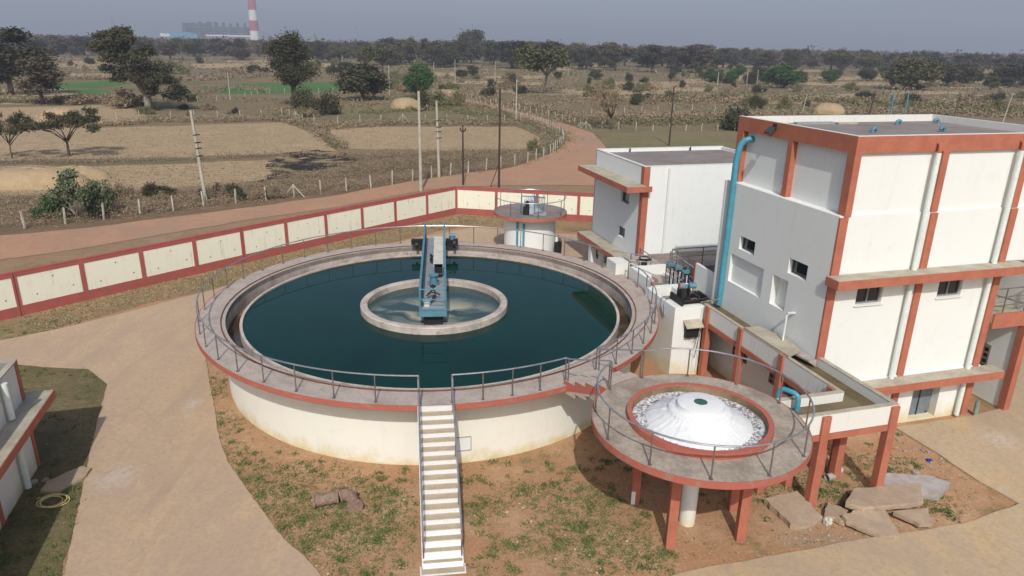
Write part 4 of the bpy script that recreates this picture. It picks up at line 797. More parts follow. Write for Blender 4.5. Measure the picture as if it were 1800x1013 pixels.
# ================================================================== BOUNDARY WALL
rw = random.Random(9)
def wall_section(a, b, n, label, ends=(True, True)):
    a = np.array(a, float); b = np.array(b, float); L = float(np.hypot(*(b-a))); rz = math.atan2(b[1]-a[1], b[0]-a[0])
    Wl = empty('boundary_wall', (float(a[0]), float(a[1]), 0), rz, label, 'boundary wall', 'boundary wall sections')
    Hh = 2.4; p = L/n
    MB().box(0.02, L-0.02, 0.0, 0.14, 0, Hh).build('wall_body', 'red_wall', Wl)
    b2 = MB().box(0.03, L-0.03, -0.03, 0.0, 0, 0.56).box(0.03, L-0.03, -0.03, 0.0, 2.17, Hh-0.004).box(0.0, L, -0.045, 0.17, Hh, Hh+0.05)
    b2.build('band', 'red_wall', Wl)
    for k in range(n+1):
        w = 0.12; x0 = max(0.02, p*k-w); x1 = min(L-0.02, p*k+w)
        MB().box(x0, x1, -0.04, -0.0, 0.0, Hh-0.002).build('pier', 'red_wall', Wl)
    for k in range(n):
        x0, x1 = p*k+0.125, p*(k+1)-0.125
        pn = MB().add([(x0, -0.006, 0.565), (x1, -0.006, 0.565), (x1, -0.006, 2.165), (x0, -0.006, 2.165)], [(0, 1, 2, 3)]).build('panel', 'panel', Wl)
        for hx, hz_ in ((0.26, 0.25), (0.55, 0.78), (0.86, 0.3)):
            hx = x0+(x1-x0)*(hx+rw.uniform(-0.02, 0.02)); hz_ = 0.565+1.6*(hz_+rw.uniform(-0.03, 0.03))
            MB().cyl((hx, -0.012, hz_), (hx, -0.007, hz_), 0.038, n=10).build('weep_hole', 'black', pn)
lb = ('red framed boundary wall section cut by the left edge of the photo', 'long red framed boundary wall section running past the left of the big tank', 'red framed boundary wall section behind the left rim of the big tank', 'red framed boundary wall section ending at the far corner', 'red framed boundary wall section behind the small round tank')
wall_section(WALL[0], WALL[1], 3, lb[0]); wall_section(WALL[1], WALL[2], 4, lb[1]); wall_section(WALL[2], WALL[3], 4, lb[2])
wall_section(WALL[3], WALL[4], 2, lb[3]); wall_section(WALL[4], WALL[6], 6, lb[4])
# ================================================================== BUILDING AT THE LEFT EDGE
B3 = grid('low_building', 'low white building with a red edged canopy at the lower left edge', 'building')
x3 = -27.46; y3 = 5.12
MB().box(x3-8, x3, y3-12, y3, 0, 4.0).build('wall', 'lime_grey', B3)
cn = MB().box(x3-8, x3+0.73, y3-12, y3+0.5, 2.44, 2.6).build('canopy', 'ledge', B3)
MB().box(x3+0.73, x3+0.755, y3-12, y3+0.525, 2.3, 2.59).box(x3-8, x3+0.73, y3+0.5, y3+0.525, 2.3, 2.59).build('fascia', 'red', cn)
for yy in (y3, y3-3.3, y3-6.6): MB().box(x3-0.2, x3+0.03, yy-0.2, yy+0.03, 0, 2.43).box(x3-0.2, x3+0.03, yy-0.2, yy+0.03, 2.605, 4.0).build('column', 'red', B3)
MB().box(x3-8, x3+0.03, y3-0.15, y3+0.04, 4.0, 4.05).box(x3-0.15, x3+0.04, y3-12, y3-0.15, 4.0, 4.05).build('coping', 'ledge', B3)
MB().box(x3-8, x3-0.155, y3-12, y3-0.155, 4.001, 4.02).build('roof', 'roof', B3)
for yy in (y3-1.55,): MB().pipe([(x3+0.14, yy, 3.9), (x3+0.14, yy, 2.65)], 0.1, 12).pipe([(x3+0.14, yy, 2.4), (x3+0.14, yy, 0.1)], 0.1, 12).build('downpipe', 'pvc', B3, True)
# ================================================================== SMALL THINGS ON THE GROUND
PF = empty('rusty_pipe_fitting', (-5.75, 19.5, 0), 0.0, 'rusty flanged bent iron pipe fitting lying on the red soil left of the stairs', 'pipe fitting')
MB().cyl((-0.46, -0.14, 0.22), (0.2, 0.11, 0.22), 0.2, n=20).pipe([(0.30, 0.16, 0.22), (0.48, 0.2, 0.24), (0.66, 0.08, 0.24), (0.80, -0.16, 0.22), (0.88, -0.36, 0.2)], [0.2, 0.21, 0.2, 0.18, 0.17], 18).cyl((0.62, 0.1, 0.24), (0.72, 0.3, 0.3), 0.13, n=14).build('pipe', 'rust', PF, True)
for p, q in (((-0.52, -0.16, 0.22), (-0.46, -0.14, 0.22)), ((0.17, 0.10, 0.22), (0.215, 0.117, 0.22)), ((0.27, 0.145, 0.23), (0.315, 0.165, 0.24)), ((0.86, -0.32, 0.2), (0.89, -0.39, 0.2))): MB().cyl(p, q, 0.265, n=22).build('flange', 'rust', PF, True)
HO = empty('hose_coil', (-14.62, 19.32, 0.02), 0, 'coil of pale yellow hose on the grass beside the left path', 'hose')
pts = []
for k in range(112):
    a = 2*math.pi*k/32; r_ = 0.30+0.0; q_ = k/120; r_ = 0.36+0.055*math.sin(q_*9.0); pts.append((r_*1.1*math.cos(a)+0.06*math.sin(q_*7.0), r_*0.88*math.sin(a)+0.05*math.cos(q_*5.0), 0.03+0.05*q_))
pts += [(-0.42, 0.1, 0.05), (-0.55, 0.16, 0.04), (-0.6, 0.1, 0.03)]
MB().pipe(pts, 0.017, 8).build('hose', 'hose', HO, True)
def rubble_slab(name, poly, z0, z1, tilt, label, mat='slab', cat='slab', group='broken concrete slabs', seed=0):
    r = random.Random(seed); poly = densify(poly, 0.16, 0.035, seed)
    cx = sum(p[0] for p in poly)/len(poly); cy = sum(p[1] for p in poly)/len(poly)
    q = [(x-cx, y-cy) for x, y in poly]; n = len(q)
    if sum(q[i][0]*q[(i+1) % n][1]-q[(i+1) % n][0]*q[i][1] for i in range(n)) < 0: q = q[::-1]
    th = z1-z0
    vs = [(x*r.uniform(0.97, 1.0), y*r.uniform(0.97, 1.0), 0) for x, y in q] + [(x*r.uniform(0.985, 1.025), y*r.uniform(0.985, 1.025), th*0.5) for x, y in q] + [(x, y, th) for x, y in q]
    fs = [tuple(range(n-1, -1, -1))] + [(i, (i+1) % n, n+(i+1) % n, n+i) for i in range(n)] + [(n+i, n+(i+1) % n, 2*n+(i+1) % n, 2*n+i) for i in range(n)] + [tuple(range(2*n, 3*n))]
    o = MB().add(vs, fs).build(name, mat); o.location = (cx, cy, z0); o.rotation_euler = (tilt[0], tilt[1], 0)
    return tag(o, label, cat, group)
rubble_slab('concrete_slab', [(8.45, 19.95), (9.65, 20.35), (10.0, 19.05), (9.3, 18.62), (8.85, 18.7)], 0.02, 0.24, (0.05, -0.02), 'large tan slab lying nearest the aerator legs', seed=1)
rubble_slab('concrete_slab', [(10.85, 19.45), (11.5, 20.3), (14.05, 20.85), (13.5, 19.7), (12.3, 19.4), (11.3, 19.2)], 0.22, 0.42, (-0.06, 0.03), 'longest tan broken slab, lying across its neighbours near the pavement', seed=2)
rubble_slab('concrete_slab', [(10.55, 19.0), (11.2, 19.3), (12.1, 19.35), (12.0, 18.15), (11.4, 18.2), (10.6, 18.75)], 0.1, 0.29, (0.07, 0.05), 'tan broken slab nearest the bottom pavement edge', seed=3)
rubble_slab('concrete_slab', [(10.1, 19.2), (10.5, 19.9), (11.0, 19.5), (10.6, 18.8)], 0.02, 0.2, (-0.05, 0.08), 'small tan slab wedged beside a white stone', seed=4)
rubble_slab('concrete_slab', [(12.35, 19.3), (13.6, 19.55), (13.3, 18.75), (12.9, 18.75)], 0.12, 0.27, (0.05, 0.02), 'small wedge shaped tan slab at the right end of the rubble', seed=5)
rubble_slab('concrete_slab', [(12.6, 21.0), (13.2, 21.5), (14.6, 21.3), (15.1, 20.9), (14.4, 20.3), (13.2, 20.6)], 0.0, 0.3, (0.04, -0.05), 'rough grey broken slab with white dust behind the tan slabs', 'slab_grey', seed=6)
rubble_slab('concrete_slab', [(-15.4, 20.3), (-14.75, 21.2), (-14.4, 21.1), (-14.35, 20.5), (-14.75, 19.8), (-15.3, 19.75)], 0.0, 0.14, (0.02, 0.02), 'flat pinkish slab on the grass above the yellow hose coil', 'slab', seed=7)
def rock(x, y, s, label, mat='rock', seed=0, group=None, name='stone'):
    r = random.Random(seed); n = 9; m_ = 6; vs = []; fs = []
    for j in range(m_+1):
        ph = math.pi*j/m_
        for k in range(n):
            th = 2*math.pi*k/n; q = s*r.uniform(0.75, 1.15)
            vs.append((q*math.sin(ph)*math.cos(th), q*0.85*math.sin(ph)*math.sin(th), s*0.55+q*0.62*math.cos(ph)))
    for j in range(m_):
        for k in range(n): fs.append((j*n+k, (j+1)*n+k, (j+1)*n+(k+1) % n, j*n+(k+1) % n))
    o = MB().add(vs, fs).build(name, mat); o.location = (x, y, -0.01); o.rotation_euler = (0, 0, r.uniform(0, 6))
    return tag(o, label, 'stone', group)
M['grit'] = mottled('grit', (0.36, 0.28, 0.20), (0.27, 0.21, 0.16), 9.0)
M['clod'] = mottled('earth_clod', (0.42, 0.27, 0.16), (0.52, 0.42, 0.32), 3.0)
M['white_stone'] = mottled('white_stone', (0.66, 0.62, 0.52), (0.5, 0.45, 0.37), 6, bmp=0.4)
rock(10.15, 19.0, 0.2, 'white lump of stone between the tan slabs', 'white_stone', 1)
rock(11.8, 22.0, 0.16, 'white stone behind the red channel columns', 'white_stone', 2)
rock(14.5, 21.9, 0.12, 'pale stone on the bare soil right of the slabs', 'rock', 3)
for k, (a, b) in enumerate(((-16.3, 20.15), (-15.9, 20.35), (-15.55, 20.45))): rock(a, b, 0.13, 'small stone in the shade by the low left building', 'rock', 10+k, 'stones shaded by the low building')
rc = random.Random(12)
for k in range(26):
    t_ = rc.random(); a = 15.2+1.3*t_; b = 24.9-3.0*t_; rock(a-rc.uniform(0.1, 1.0), b-rc.uniform(-0.2, 0.5), rc.uniform(0.03, 0.09), 'bit of rubble scattered along the right pavement edge', 'rock', 30+k, 'rubble along the pavement edge', 'rubble')
for k in range(30): rock(8.6+rc.random()*3.2, 18.0+rc.random()*0.7, rc.uniform(0.025, 0.06), 'pebble in the gravel below the broken slabs', 'rock', 70+k, 'gravel below the slabs', 'pebble')
for k in range(40):
    a, b = rc.uniform(-7, 4.5), rc.uniform(15.5, 20.5)
    if abs(a+2.2) > 0.9: rock(a, b, rc.uniform(0.02, 0.045), 'small pale pebble on the red soil around the stairs', 'white_stone', 120+k, 'pebbles around the stairs', 'pebble')
CN = empty('broken_pipe', (*gp(1458, 844), 0), 0.4, 'short broken pipe end lying between the red channel columns', 'pipe')
MB().cyl((-0.15, 0, 0.13), (0.15, 0, 0.13), 0.13, n=16, caps=False).cyl((-0.15, 0, 0.13), (0.15, 0, 0.13), 0.10, n=16, caps=False).build('pipe', 'slab_grey', CN, True)
MC = empty('manhole_cover', (13.2, 23.6, 0), 0, 'blue scrap lying on the soil by the right pavement', 'scrap'); MC.name = 'blue_scrap'
MB().box(-0.1, 0.1, -0.07, 0.07, 0.0, 0.08).build('scrap', 'tarp', MC, bevel=0.02); MC.location = (*gp(1633, 811), 0)
STK = empty('stick', (*gp(674, 905), 0.01), 0.2, 'thin dry stick on the soil left of the stairs', 'stick')
MB().pipe([(0, -0.25, 0.02), (0.03, 0.05, 0.04), (0.02, 0.3, 0.03)], 0.018, 6).build('stick', 'pole', STK, True)
# ================================================================== POLES
def pole(base, h, mat, label, r0=0.16, arm=None, tilt=0.0, r1=None, strap=False, group=None):
    x, y = gp(*base); P = empty('utility_pole', (x, y, 0), 0, label, 'pole', group); P.rotation_euler = (0, tilt, 0)
    MB().cyl((0, 0, -0.2), (0, 0, h), r0, r1 or r0*0.65, 12).build('shaft', mat, P, True)
    if arm:
        z, w = arm
        a = MB().pipe([(-w, 0.1, z+0.35), (-w*0.7, 0.1, z+0.05), (0, 0.1, z-0.12), (w*0.7, 0.1, z+0.05), (w, 0.1, z+0.35)], 0.07, 6).pipe([(-w*0.9, 0.1, z+0.1), (0, 0.12, z+0.02), (w*0.9, 0.1, z+0.1)], 0.03, 6)
        am = a.build('cross_arm', 'rustpole', P, True)
        for s in (-1, 1): MB().cyl((s*w, 0.1, z+0.35), (s*w, 0.1, z+0.6), 0.05, 0.04, 8).build('insulator', 'rock', am, True)
    if strap:
        for z in (h*0.74, h*0.66, h*0.6, h*0.52): MB().cyl((0, 0, z), (0, 0, z+0.09), r0*0.9, n=12).box(0.1, 0.42, -0.05, 0.05, z, z+0.1).build('bracket', 'dark_metal', P)
    return P
pole((740, 336), 9.7, 'pole', 'tall pale concrete pole with a bent cross arm behind the scraper bridge', 0.17, (7.9, 0.75), r1=0.13)
pole((772, 313), 8.3, 'pole', 'slimmer pale concrete pole right of the one with a bent arm', 0.17, strap=True, tilt=-0.02)
pole((814, 326), 6.2, 'rustpole', 'short dark pole standing left of a taller dark pole at the roadside', 0.11, (5.6, 0.3))
DP = pole((877, 330), 9.9, 'rustpole', 'tallest dark rusty pole at the roadside beyond the wall', 0.12, r1=0.09)
MB().cyl((-0.9, 0.2, 0), (-0.05, 0, 2.4), 0.04, n=6).build('strut', 'rustpole', DP, True)
pole((907, 214), 7.8, 'pole', 'pale pole with a cross arm far off beside the winding road', 0.16, (7.2, 0.9))
LP = pole((363, 360), 8.3, 'pole', 'leaning pale concrete pole at the edge of the left field', 0.17, tilt=-0.045, strap=True)
pole((1176, 256), 8.6, 'rustpole', 'brown lattice armed pole on the grass beyond the second building', 0.13, (7.6, 0.7))
pole((1261, 150), 5.0, 'pole', 'small far pale pole before the right tree belt', 0.2)
pole((1409, 203), 4.6, 'pole', 'short pole just behind the left end of the tall roof', 0.12, (4.2, 0.5), tilt=0.12)
pole((1527, 204), 5.6, 'rustpole', 'leaning rust brown pole rising behind the tall roof', 0.17, tilt=0.1)
pole((1676, 207), 5.2, 'rustpole', 'thin brown pole with small arm behind the right of the tall roof', 0.10, (4.6, 0.5), tilt=0.1)
pole((1763, 214), 6.0, 'pole', 'pale pole with curled arms near the right edge of the photo', 0.13, (5.4, 0.6), tilt=0.12)
for k, (bx, by, hh) in enumerate(((603, 130, 8), (685, 168, 8), (870, 152, 8.5), (800, 150, 8.5), (763, 150, 7.5), (1312, 150, 6), (1330, 150, 6), (405, 176, 6.5))):
    pole((bx, by), hh, 'pole', 'slender far pale pole among the fields', 0.14, group='far slender poles')
# ================================================================== WIRE FENCES
def fence(label, line, step, h=1.35, braces=(), r=0.055):
    w = px(line); D_ = [0]
    for a, b in zip(w[:-1], w[1:]): D_.append(D_[-1]+math.hypot(b[0]-a[0], b[1]-a[1]))
    F = empty('wire_fence', (*w[0], 0), 0, label, 'fence', 'wire fences between the fields')
    n = min(98, max(2, int(D_[-1]/step)+1)); rr = random.Random(int(w[0][0]*10)); tops = []
    base = None
    for k in range(n):
        s = D_[-1]*k/(n-1); i = max(j for j in range(len(D_)) if D_[j] <= s+1e-6); i = min(i, len(w)-2)
        f = (s-D_[i])/(D_[i+1]-D_[i]); x = w[i][0]+(w[i+1][0]-w[i][0])*f-w[0][0]; y = w[i][1]+(w[i+1][1]-w[i][1])*f-w[0][1]
        lx, ly = rr.uniform(-0.06, 0.06), rr.uniform(-0.06, 0.06); hh = h*rr.uniform(0.9, 1.08)
        if base is None: base = MB().box(-r, r, -r, r, -0.1, 1.0).build('post', 'fpost', F)
        else:
            c = base.copy(); COL.objects.link(c); base_c = c
        o = base if k == 0 else c
        o.location = (x, y, 0); o.scale = (1, 1, hh); o.rotation_euler = (ly, lx, rr.uniform(0, 3)); tops.append((x+lx*hh, y, hh))
        if o is not base: o.parent = F
        if k in braces:
            for sgn in (-1, 1): MB().cyl((x+sgn*1.0, y, 0), (x, y, hh*0.92), r*0.9, n=6).build('brace', 'fpost', F)
    wr = MB()
    for fr_ in (0.9, 0.55, 0.25): wr.pipe([(x, y, z*fr_) for x, y, z in tops], 0.006, 4)
    wr.build('wire', 'wire', F)
fence('roadside wire fence of leaning posts along the near fields', [(-30, 414), (66, 400), (212, 384), (290, 374), (350, 364), (465, 353), (567, 341), (653, 331), (735, 318), (820, 305), (857, 300), (930, 286), (968, 272)], 2.7, 1.4, (9,))
fence('wire fence curving along the inner bank of the road bend', [(972, 268), (990, 252), (989, 240), (978, 234), (960, 222), (935, 212)], 2.0, 1.35)
fence('long straight wire fence behind the brown stubble fields', [(300, 208), (404, 208), (500, 203), (540, 216), (605, 217), (680, 214), (775, 214), (842, 217), (887, 214), (915, 212)], 4.1, 1.4, (7, 13, 22))
fence('wire fence along the left bank of the distant road', [(926, 209), (887, 196), (850, 188), (813, 177), (765, 169)], 3.2, 1.3)
fence('wire fence along the right bank of the distant road', [(1030, 226), (1000, 215), (960, 205), (900, 190), (850, 180), (800, 168), (770, 160)], 3.4, 1.3, (0,))
fence('wire fence crossing the grass behind the second building', [(1058, 226), (1090, 228), (1137, 231), (1183, 231), (1252, 230), (1300, 231), (1360, 228)], 3.0, 1.35, (9,))
fence('far wire fence below the green crop field', [(310, 180), (377, 178), (409, 175), (455, 166), (487, 164), (560, 164), (610, 162)], 4.6, 1.3)
fence('wire fence across the left straw field', [(-10, 216), (30, 214), (62, 217), (110, 213), (190, 210), (245, 206)], 4.2, 1.3, (3,))
fence('far wire fence over the grass beyond the tall building', [(1040, 202), (1100, 198), (1200, 193), (1270, 197), (1330, 197)], 5.0, 1.3)
# ================================================================== STRAW HEAPS
def heap(base, rx, ry, h, label, seed):
    x, y = gp(*base); r = random.Random(seed); n = 40; m_ = 10; vs = []; fs = []
    for j in range(m_+1):
        f = j/m_
        for k in range(n):
            th = 2*math.pi*k/n; q = math.sin(f*math.pi/2)**0.8*(1+0.10*math.sin(3*th+seed)+r.uniform(-0.04, 0.04))
            vs.append((rx*q*math.cos(th), ry*q*math.sin(th), h*math.cos(f*math.pi/2)**0.9*(1+r.uniform(-0.05, 0.05))-0.03))
    for j in range(m_):
        for k in range(n): fs.append((j*n+k, (j+1)*n+k, (j+1)*n+(k+1) % n, j*n+(k+1) % n))
    o = MB().add(vs, fs).build('straw_heap', 'straw_heap', None, True); o.location = (x, y, 0)
    return tag(o, label, 'straw heap')
M['straw_heap'] = ground_mat('straw_heap', ((0.45, 0.33, 0.195), (0.40, 0.29, 0.17), (0.48, 0.36, 0.215), (0.33, 0.24, 0.14)), (0.3, 0.8, 3.0), bstr=0.9)
heap((712, 190), 3.6, 3.0, 2.2, 'rounded tan straw heap behind the two pale poles', 1)
heap((60, 325), 5.4, 3.0, 1.7, 'wide low straw heap in the nearest left field', 2)
heap((135, 312), 3.6, 2.0, 1.2, 'smaller straw mound behind the wide low heap', 3)
heap((110, 212), 3.6, 2.4, 2.1, 'straw heap behind the flat topped field tree', 4)
heap((1458, 200), 3.6, 3.0, 2.4, 'pale straw heap showing above the tall building roof', 5)
heap((785, 165), 4.5, 3, 1.2, 'flat straw heap beside the distant road', 6)
# ================================================================== POWER STATION ON THE HORIZON
def zof(px_, py_, P): d = CR*(px_-900)/FPX + CD*(py_-506.5)/FPX + CF; t = (d[0]*P[0]+d[1]*P[1])/(d[0]**2+d[1]**2); return HC+d[2]*t
def far(px_, dist): d = CR*(px_-900)/FPX + CD*(80-506.5)/FPX + CF; k = dist/math.hypot(d[0], d[1]); return (d[0]*k, d[1]*k)
DIST = 2300
M['chimney_red'] = mottled('faded_red_paint', (0.42, 0.07, 0.10), (0.36, 0.07, 0.09), 0.05, bmp=0)
M['chimney_white'] = mottled('faded_white_paint', (0.75, 0.73, 0.70), (0.66, 0.64, 0.62), 0.05, bmp=0)
M['clad_teal'] = mottled('teal_cladding', (0.055, 0.13, 0.14), (0.035, 0.075, 0.085), 0.06, 0.3, 0.7, bmp=0, fine=0.2)
M['clad_blue'] = mottled('blue_cladding', (0.11, 0.30, 0.48), (0.08, 0.22, 0.36), 0.04, bmp=0, fine=0.2)
M['clad_grey'] = mottled('grey_cladding', (0.24, 0.22, 0.215), (0.18, 0.165, 0.16), 0.05, bmp=0, fine=0.2)
ch = far(449.5, DIST); CH = empty('chimney', (*ch, 0), 0, 'tall red and white banded power station chimney', 'chimney')
zb = [0, 6, 34, 62, 90, 117, 146, 174, 202, 230]; rad = lambda z: 13.2-5.5*z/230
for k, (a, b) in enumerate(zip(zb[:-1], zb[1:])): MB().cyl((0, 0, a), (0, 0, b), rad(a), rad(b), 32, caps=(k == 8)).build('band', 'chimney_red' if k % 2 == 0 else 'chimney_white', CH, True)
ps = far(388, DIST+60); PS = empty('power_station', (*ps, 0), math.atan2(ps[1], ps[0])-math.pi/2, 'hazy teal power station boiler house left of the chimney', 'power station')
def fx(p): return (p-388)*(DIST+60)/FPX*1.02
def fz(p): return zof(388, p, ps)
def pbox(x0, x1, y0, y1, d0=-30, d1=30): return MB().box(fx(x0), fx(x1), d0, d1, max(0, fz(y1)), fz(y0))
pbox(338, 372, 42, 76).build('boiler_house', 'clad_teal', PS)
pbox(372.2, 437, 47, 76).build('boiler_house', 'clad_teal', PS)
r5 = random.Random(8)
for k in range(9):
    x = 340+k*10.5; pbox(x, x+r5.uniform(3, 7), 38+r5.uniform(0, 4), 47.5, -12, 12).build('roof_plant', 'clad_teal', PS)
for k in range(5): pbox(340+k*20, 341.2+k*20, 40, 70, -34, -30.2).build('stair_tower', 'clad_grey', PS)
fm = MB()
for y in (50, 54, 58, 62): fm.box(fx(340), fx(436), -33, -30.1, fz(y+0.7), fz(y))
fm.build('gantry', 'clad_grey', PS)
pbox(369, 440, 64, 76, -60, -34.2).build('turbine_hall', 'clad_grey', PS); pbox(369, 440, 61.5, 63.9, -58, -36).build('hall_roof', 'chimney_white', PS)
ts = empty('turbine_shed', (*far(325, DIST), 0), math.atan2(ps[1], ps[0])-math.pi/2, 'pale blue industrial shed at the left of the power station', 'shed')
MB().box(-60, 36, -20, 20, 0, 24).build('wall', 'clad_blue', ts); MB().box(-58, -34, -21, -20.2, 14, 22).build('sign_panel', 'chimney_white', ts); MB().box(-20, 20, -21, -20.2, 0, 26).build('front_block', 'clad_blue', ts)
sh = empty('ash_silo', (*far(553, DIST), 0), 0, 'small pale silo block on the horizon right of the chimney', 'silo')
MB().box(-12, 6, -8, 8, 0, 22).box(-3, 3, -5, 5, 22, 29).build('block', 'clad_grey', sh); MB().cyl((16, 0, 0), (16, 0, 18), 7, n=16).build('drum', 'clad_grey', sh, True)
sh2 = empty('coal_shed', (*far(520, DIST), 0), 0, 'low blue roofed shed between the chimney and the silo', 'shed')
MB().add([(-22, -8, 0), (22, -8, 0), (22, 8, 0), (-22, 8, 0), (-22, -8, 11), (22, -8, 17), (22, 8, 17), (-22, 8, 11)], [(3, 2, 1, 0), (4, 5, 6, 7), (0, 1, 5, 4), (1, 2, 6, 5), (2, 3, 7, 6), (3, 0, 4, 7)]).build('body', 'clad_blue', sh2)
cvr = empty('conveyor', (*far(459, DIST-20), 0), 0, 'sloping coal conveyor descending right of the chimney', 'conveyor')
MB().add([(0, -2, 30), (80, -2, 4), (80, 2, 4), (0, 2, 30), (0, -2, 35), (80, -2, 9), (80, 2, 9), (0, 2, 35)], [(3, 2, 1, 0), (4, 5, 6, 7), (0, 1, 5, 4), (1, 2, 6, 5), (2, 3, 7, 6), (3, 0, 4, 7)]).box(25, 27, -1, 1, 0, 24).box(55, 57, -1, 1, 0, 13).build('gallery', 'clad_grey', cvr)
def pylon(px_, dist, h, label):
    P = empty('pylon', (*far(px_, dist), 0), 0.4, label, 'pylon'); b = MB()
    w0 = h*0.085; lv = 7
    for k in range(lv):
        a0 = w0*(1-k/lv*0.85); a1 = w0*(1-(k+1)/lv*0.85); z0 = h*k/lv; z1 = h*(k+1)/lv
        for sx, sy in ((-1, -1), (1, -1), (1, 1), (-1, 1)):
            b.cyl((sx*a0, sy*a0, z0), (sx*a1, sy*a1, z1), h*0.004, n=4, caps=False)
        b.cyl((-a0, -a0, z0), (a1, -a1, z1), h*0.003, n=4, caps=False).cyl((a0, -a0, z0), (-a1, -a1, z1), h*0.003, n=4, caps=False)
    for z in (0.72, 0.84, 0.95): b.cyl((-h*0.1, 0, h*z), (h*0.1, 0, h*z), h*0.004, n=4)
    b.build('lattice', 'clad_grey', P)
pylon(204, 1500, 44, 'faint lattice pylon on the left horizon'); pylon(628, 2000, 48, 'faint thin lattice mast on the horizon right of the silo')
# ================================================================== VEGETATION
def leaf_mat(name, c, c2, hue=0.0):
    mt, t, b, P = newmat(name, 0.75, 0, 0.12)
    oi = t.nodes.new('ShaderNodeObjectInfo')
    n = noise(t, P, 0.9, 3, 0.6)
    col = mixc(t, smooth(t, n, 0.35, 0.65), c, c2)
    col = mixc(t, mth(t, 'MULTIPLY', oi.outputs['Random'], 0.55), col, sc((c2[0]*1.15, c2[1]*0.95, c2[2]*0.9), 1.0))
    f = noise(t, P, 11, 2, 0.6); col = mixc(t, smooth(t, f, 0.3, 0.75), sc(c, 0.7), col)
    t.links.new(col, b.inputs['Base Color']); return mt
M['leaf_dark'] = leaf_mat('dusty_dark_leaves', (0.072, 0.076, 0.040), (0.105, 0.098, 0.056))
M['leaf_brown'] = leaf_mat('dry_brown_leaves', (0.115, 0.095, 0.062), (0.155, 0.12, 0.08))
M['leaf_olive'] = leaf_mat('olive_leaves', (0.11, 0.115, 0.052), (0.15, 0.142, 0.07))
M['leaf_green'] = leaf_mat('fresh_green_leaves', (0.065, 0.125, 0.042), (0.085, 0.15, 0.055))
M['leaf_pale'] = leaf_mat('pale_green_leaves', (0.09, 0.125, 0.06), (0.22, 0.25, 0.16))
M['scrub_brown'] = leaf_mat('brown_scrub', (0.31, 0.24, 0.155), (0.38, 0.295, 0.185))
M['scrub_green'] = leaf_mat('dull_green_scrub', (0.19, 0.19, 0.088), (0.26, 0.235, 0.12))
M['grass_green'] = leaf_mat('short_green_grass', (0.115, 0.17, 0.05), (0.18, 0.205, 0.08))
M['grass_dry'] = leaf_mat('dry_grass', (0.36, 0.275, 0.155), (0.48, 0.37, 0.215))
M['bark'] = mottled('grey_brown_bark', (0.16, 0.13, 0.10), (0.10, 0.08, 0.065), 3, bmp=0.4)
M['bark_pale'] = mottled('pale_bark', (0.36, 0.32, 0.27), (0.22, 0.19, 0.16), 3, bmp=0.4)
NR_ = np.random.default_rng(11)
def leaf_quads(P, size, up=0.3, rg=NR_):
    "irregular small faces around the points P (n,3)"
    n = len(P); d = rg.normal(size=(n, 3)); d[:, 2] = d[:, 2]*0.8+up; d /= np.linalg.norm(d, axis=1)[:, None]
    a = np.cross(d, rg.normal(size=(n, 3))); a /= np.linalg.norm(a, axis=1)[:, None]; b = np.cross(d, a)
    s = size*rg.uniform(0.55, 1.35, (n, 1)); w = rg.uniform(0.45, 1.0, (n, 1))
    V = np.stack([P-a*s, P+b*s*w*rg.uniform(0.5, 1.0, (n, 1)), P+a*s, P-b*s*w*rg.uniform(0.5, 1.0, (n, 1))], 1).reshape(-1, 3)
    return V
def crown_points(lobes, dens, rg):
    out = []
    for (x, y, z, rx, ry, rz) in lobes:
        n = int(dens*(rx*ry*rz)**(2/3)*4)
        d = rg.normal(size=(n, 3)); d /= np.linalg.norm(d, axis=1)[:, None]
        r = np.abs(rg.normal(0.66, 0.33, (n, 1)))
        out.append(np.array([x, y, z])+d*r*np.array([rx, ry, rz]))
    return np.concatenate(out)
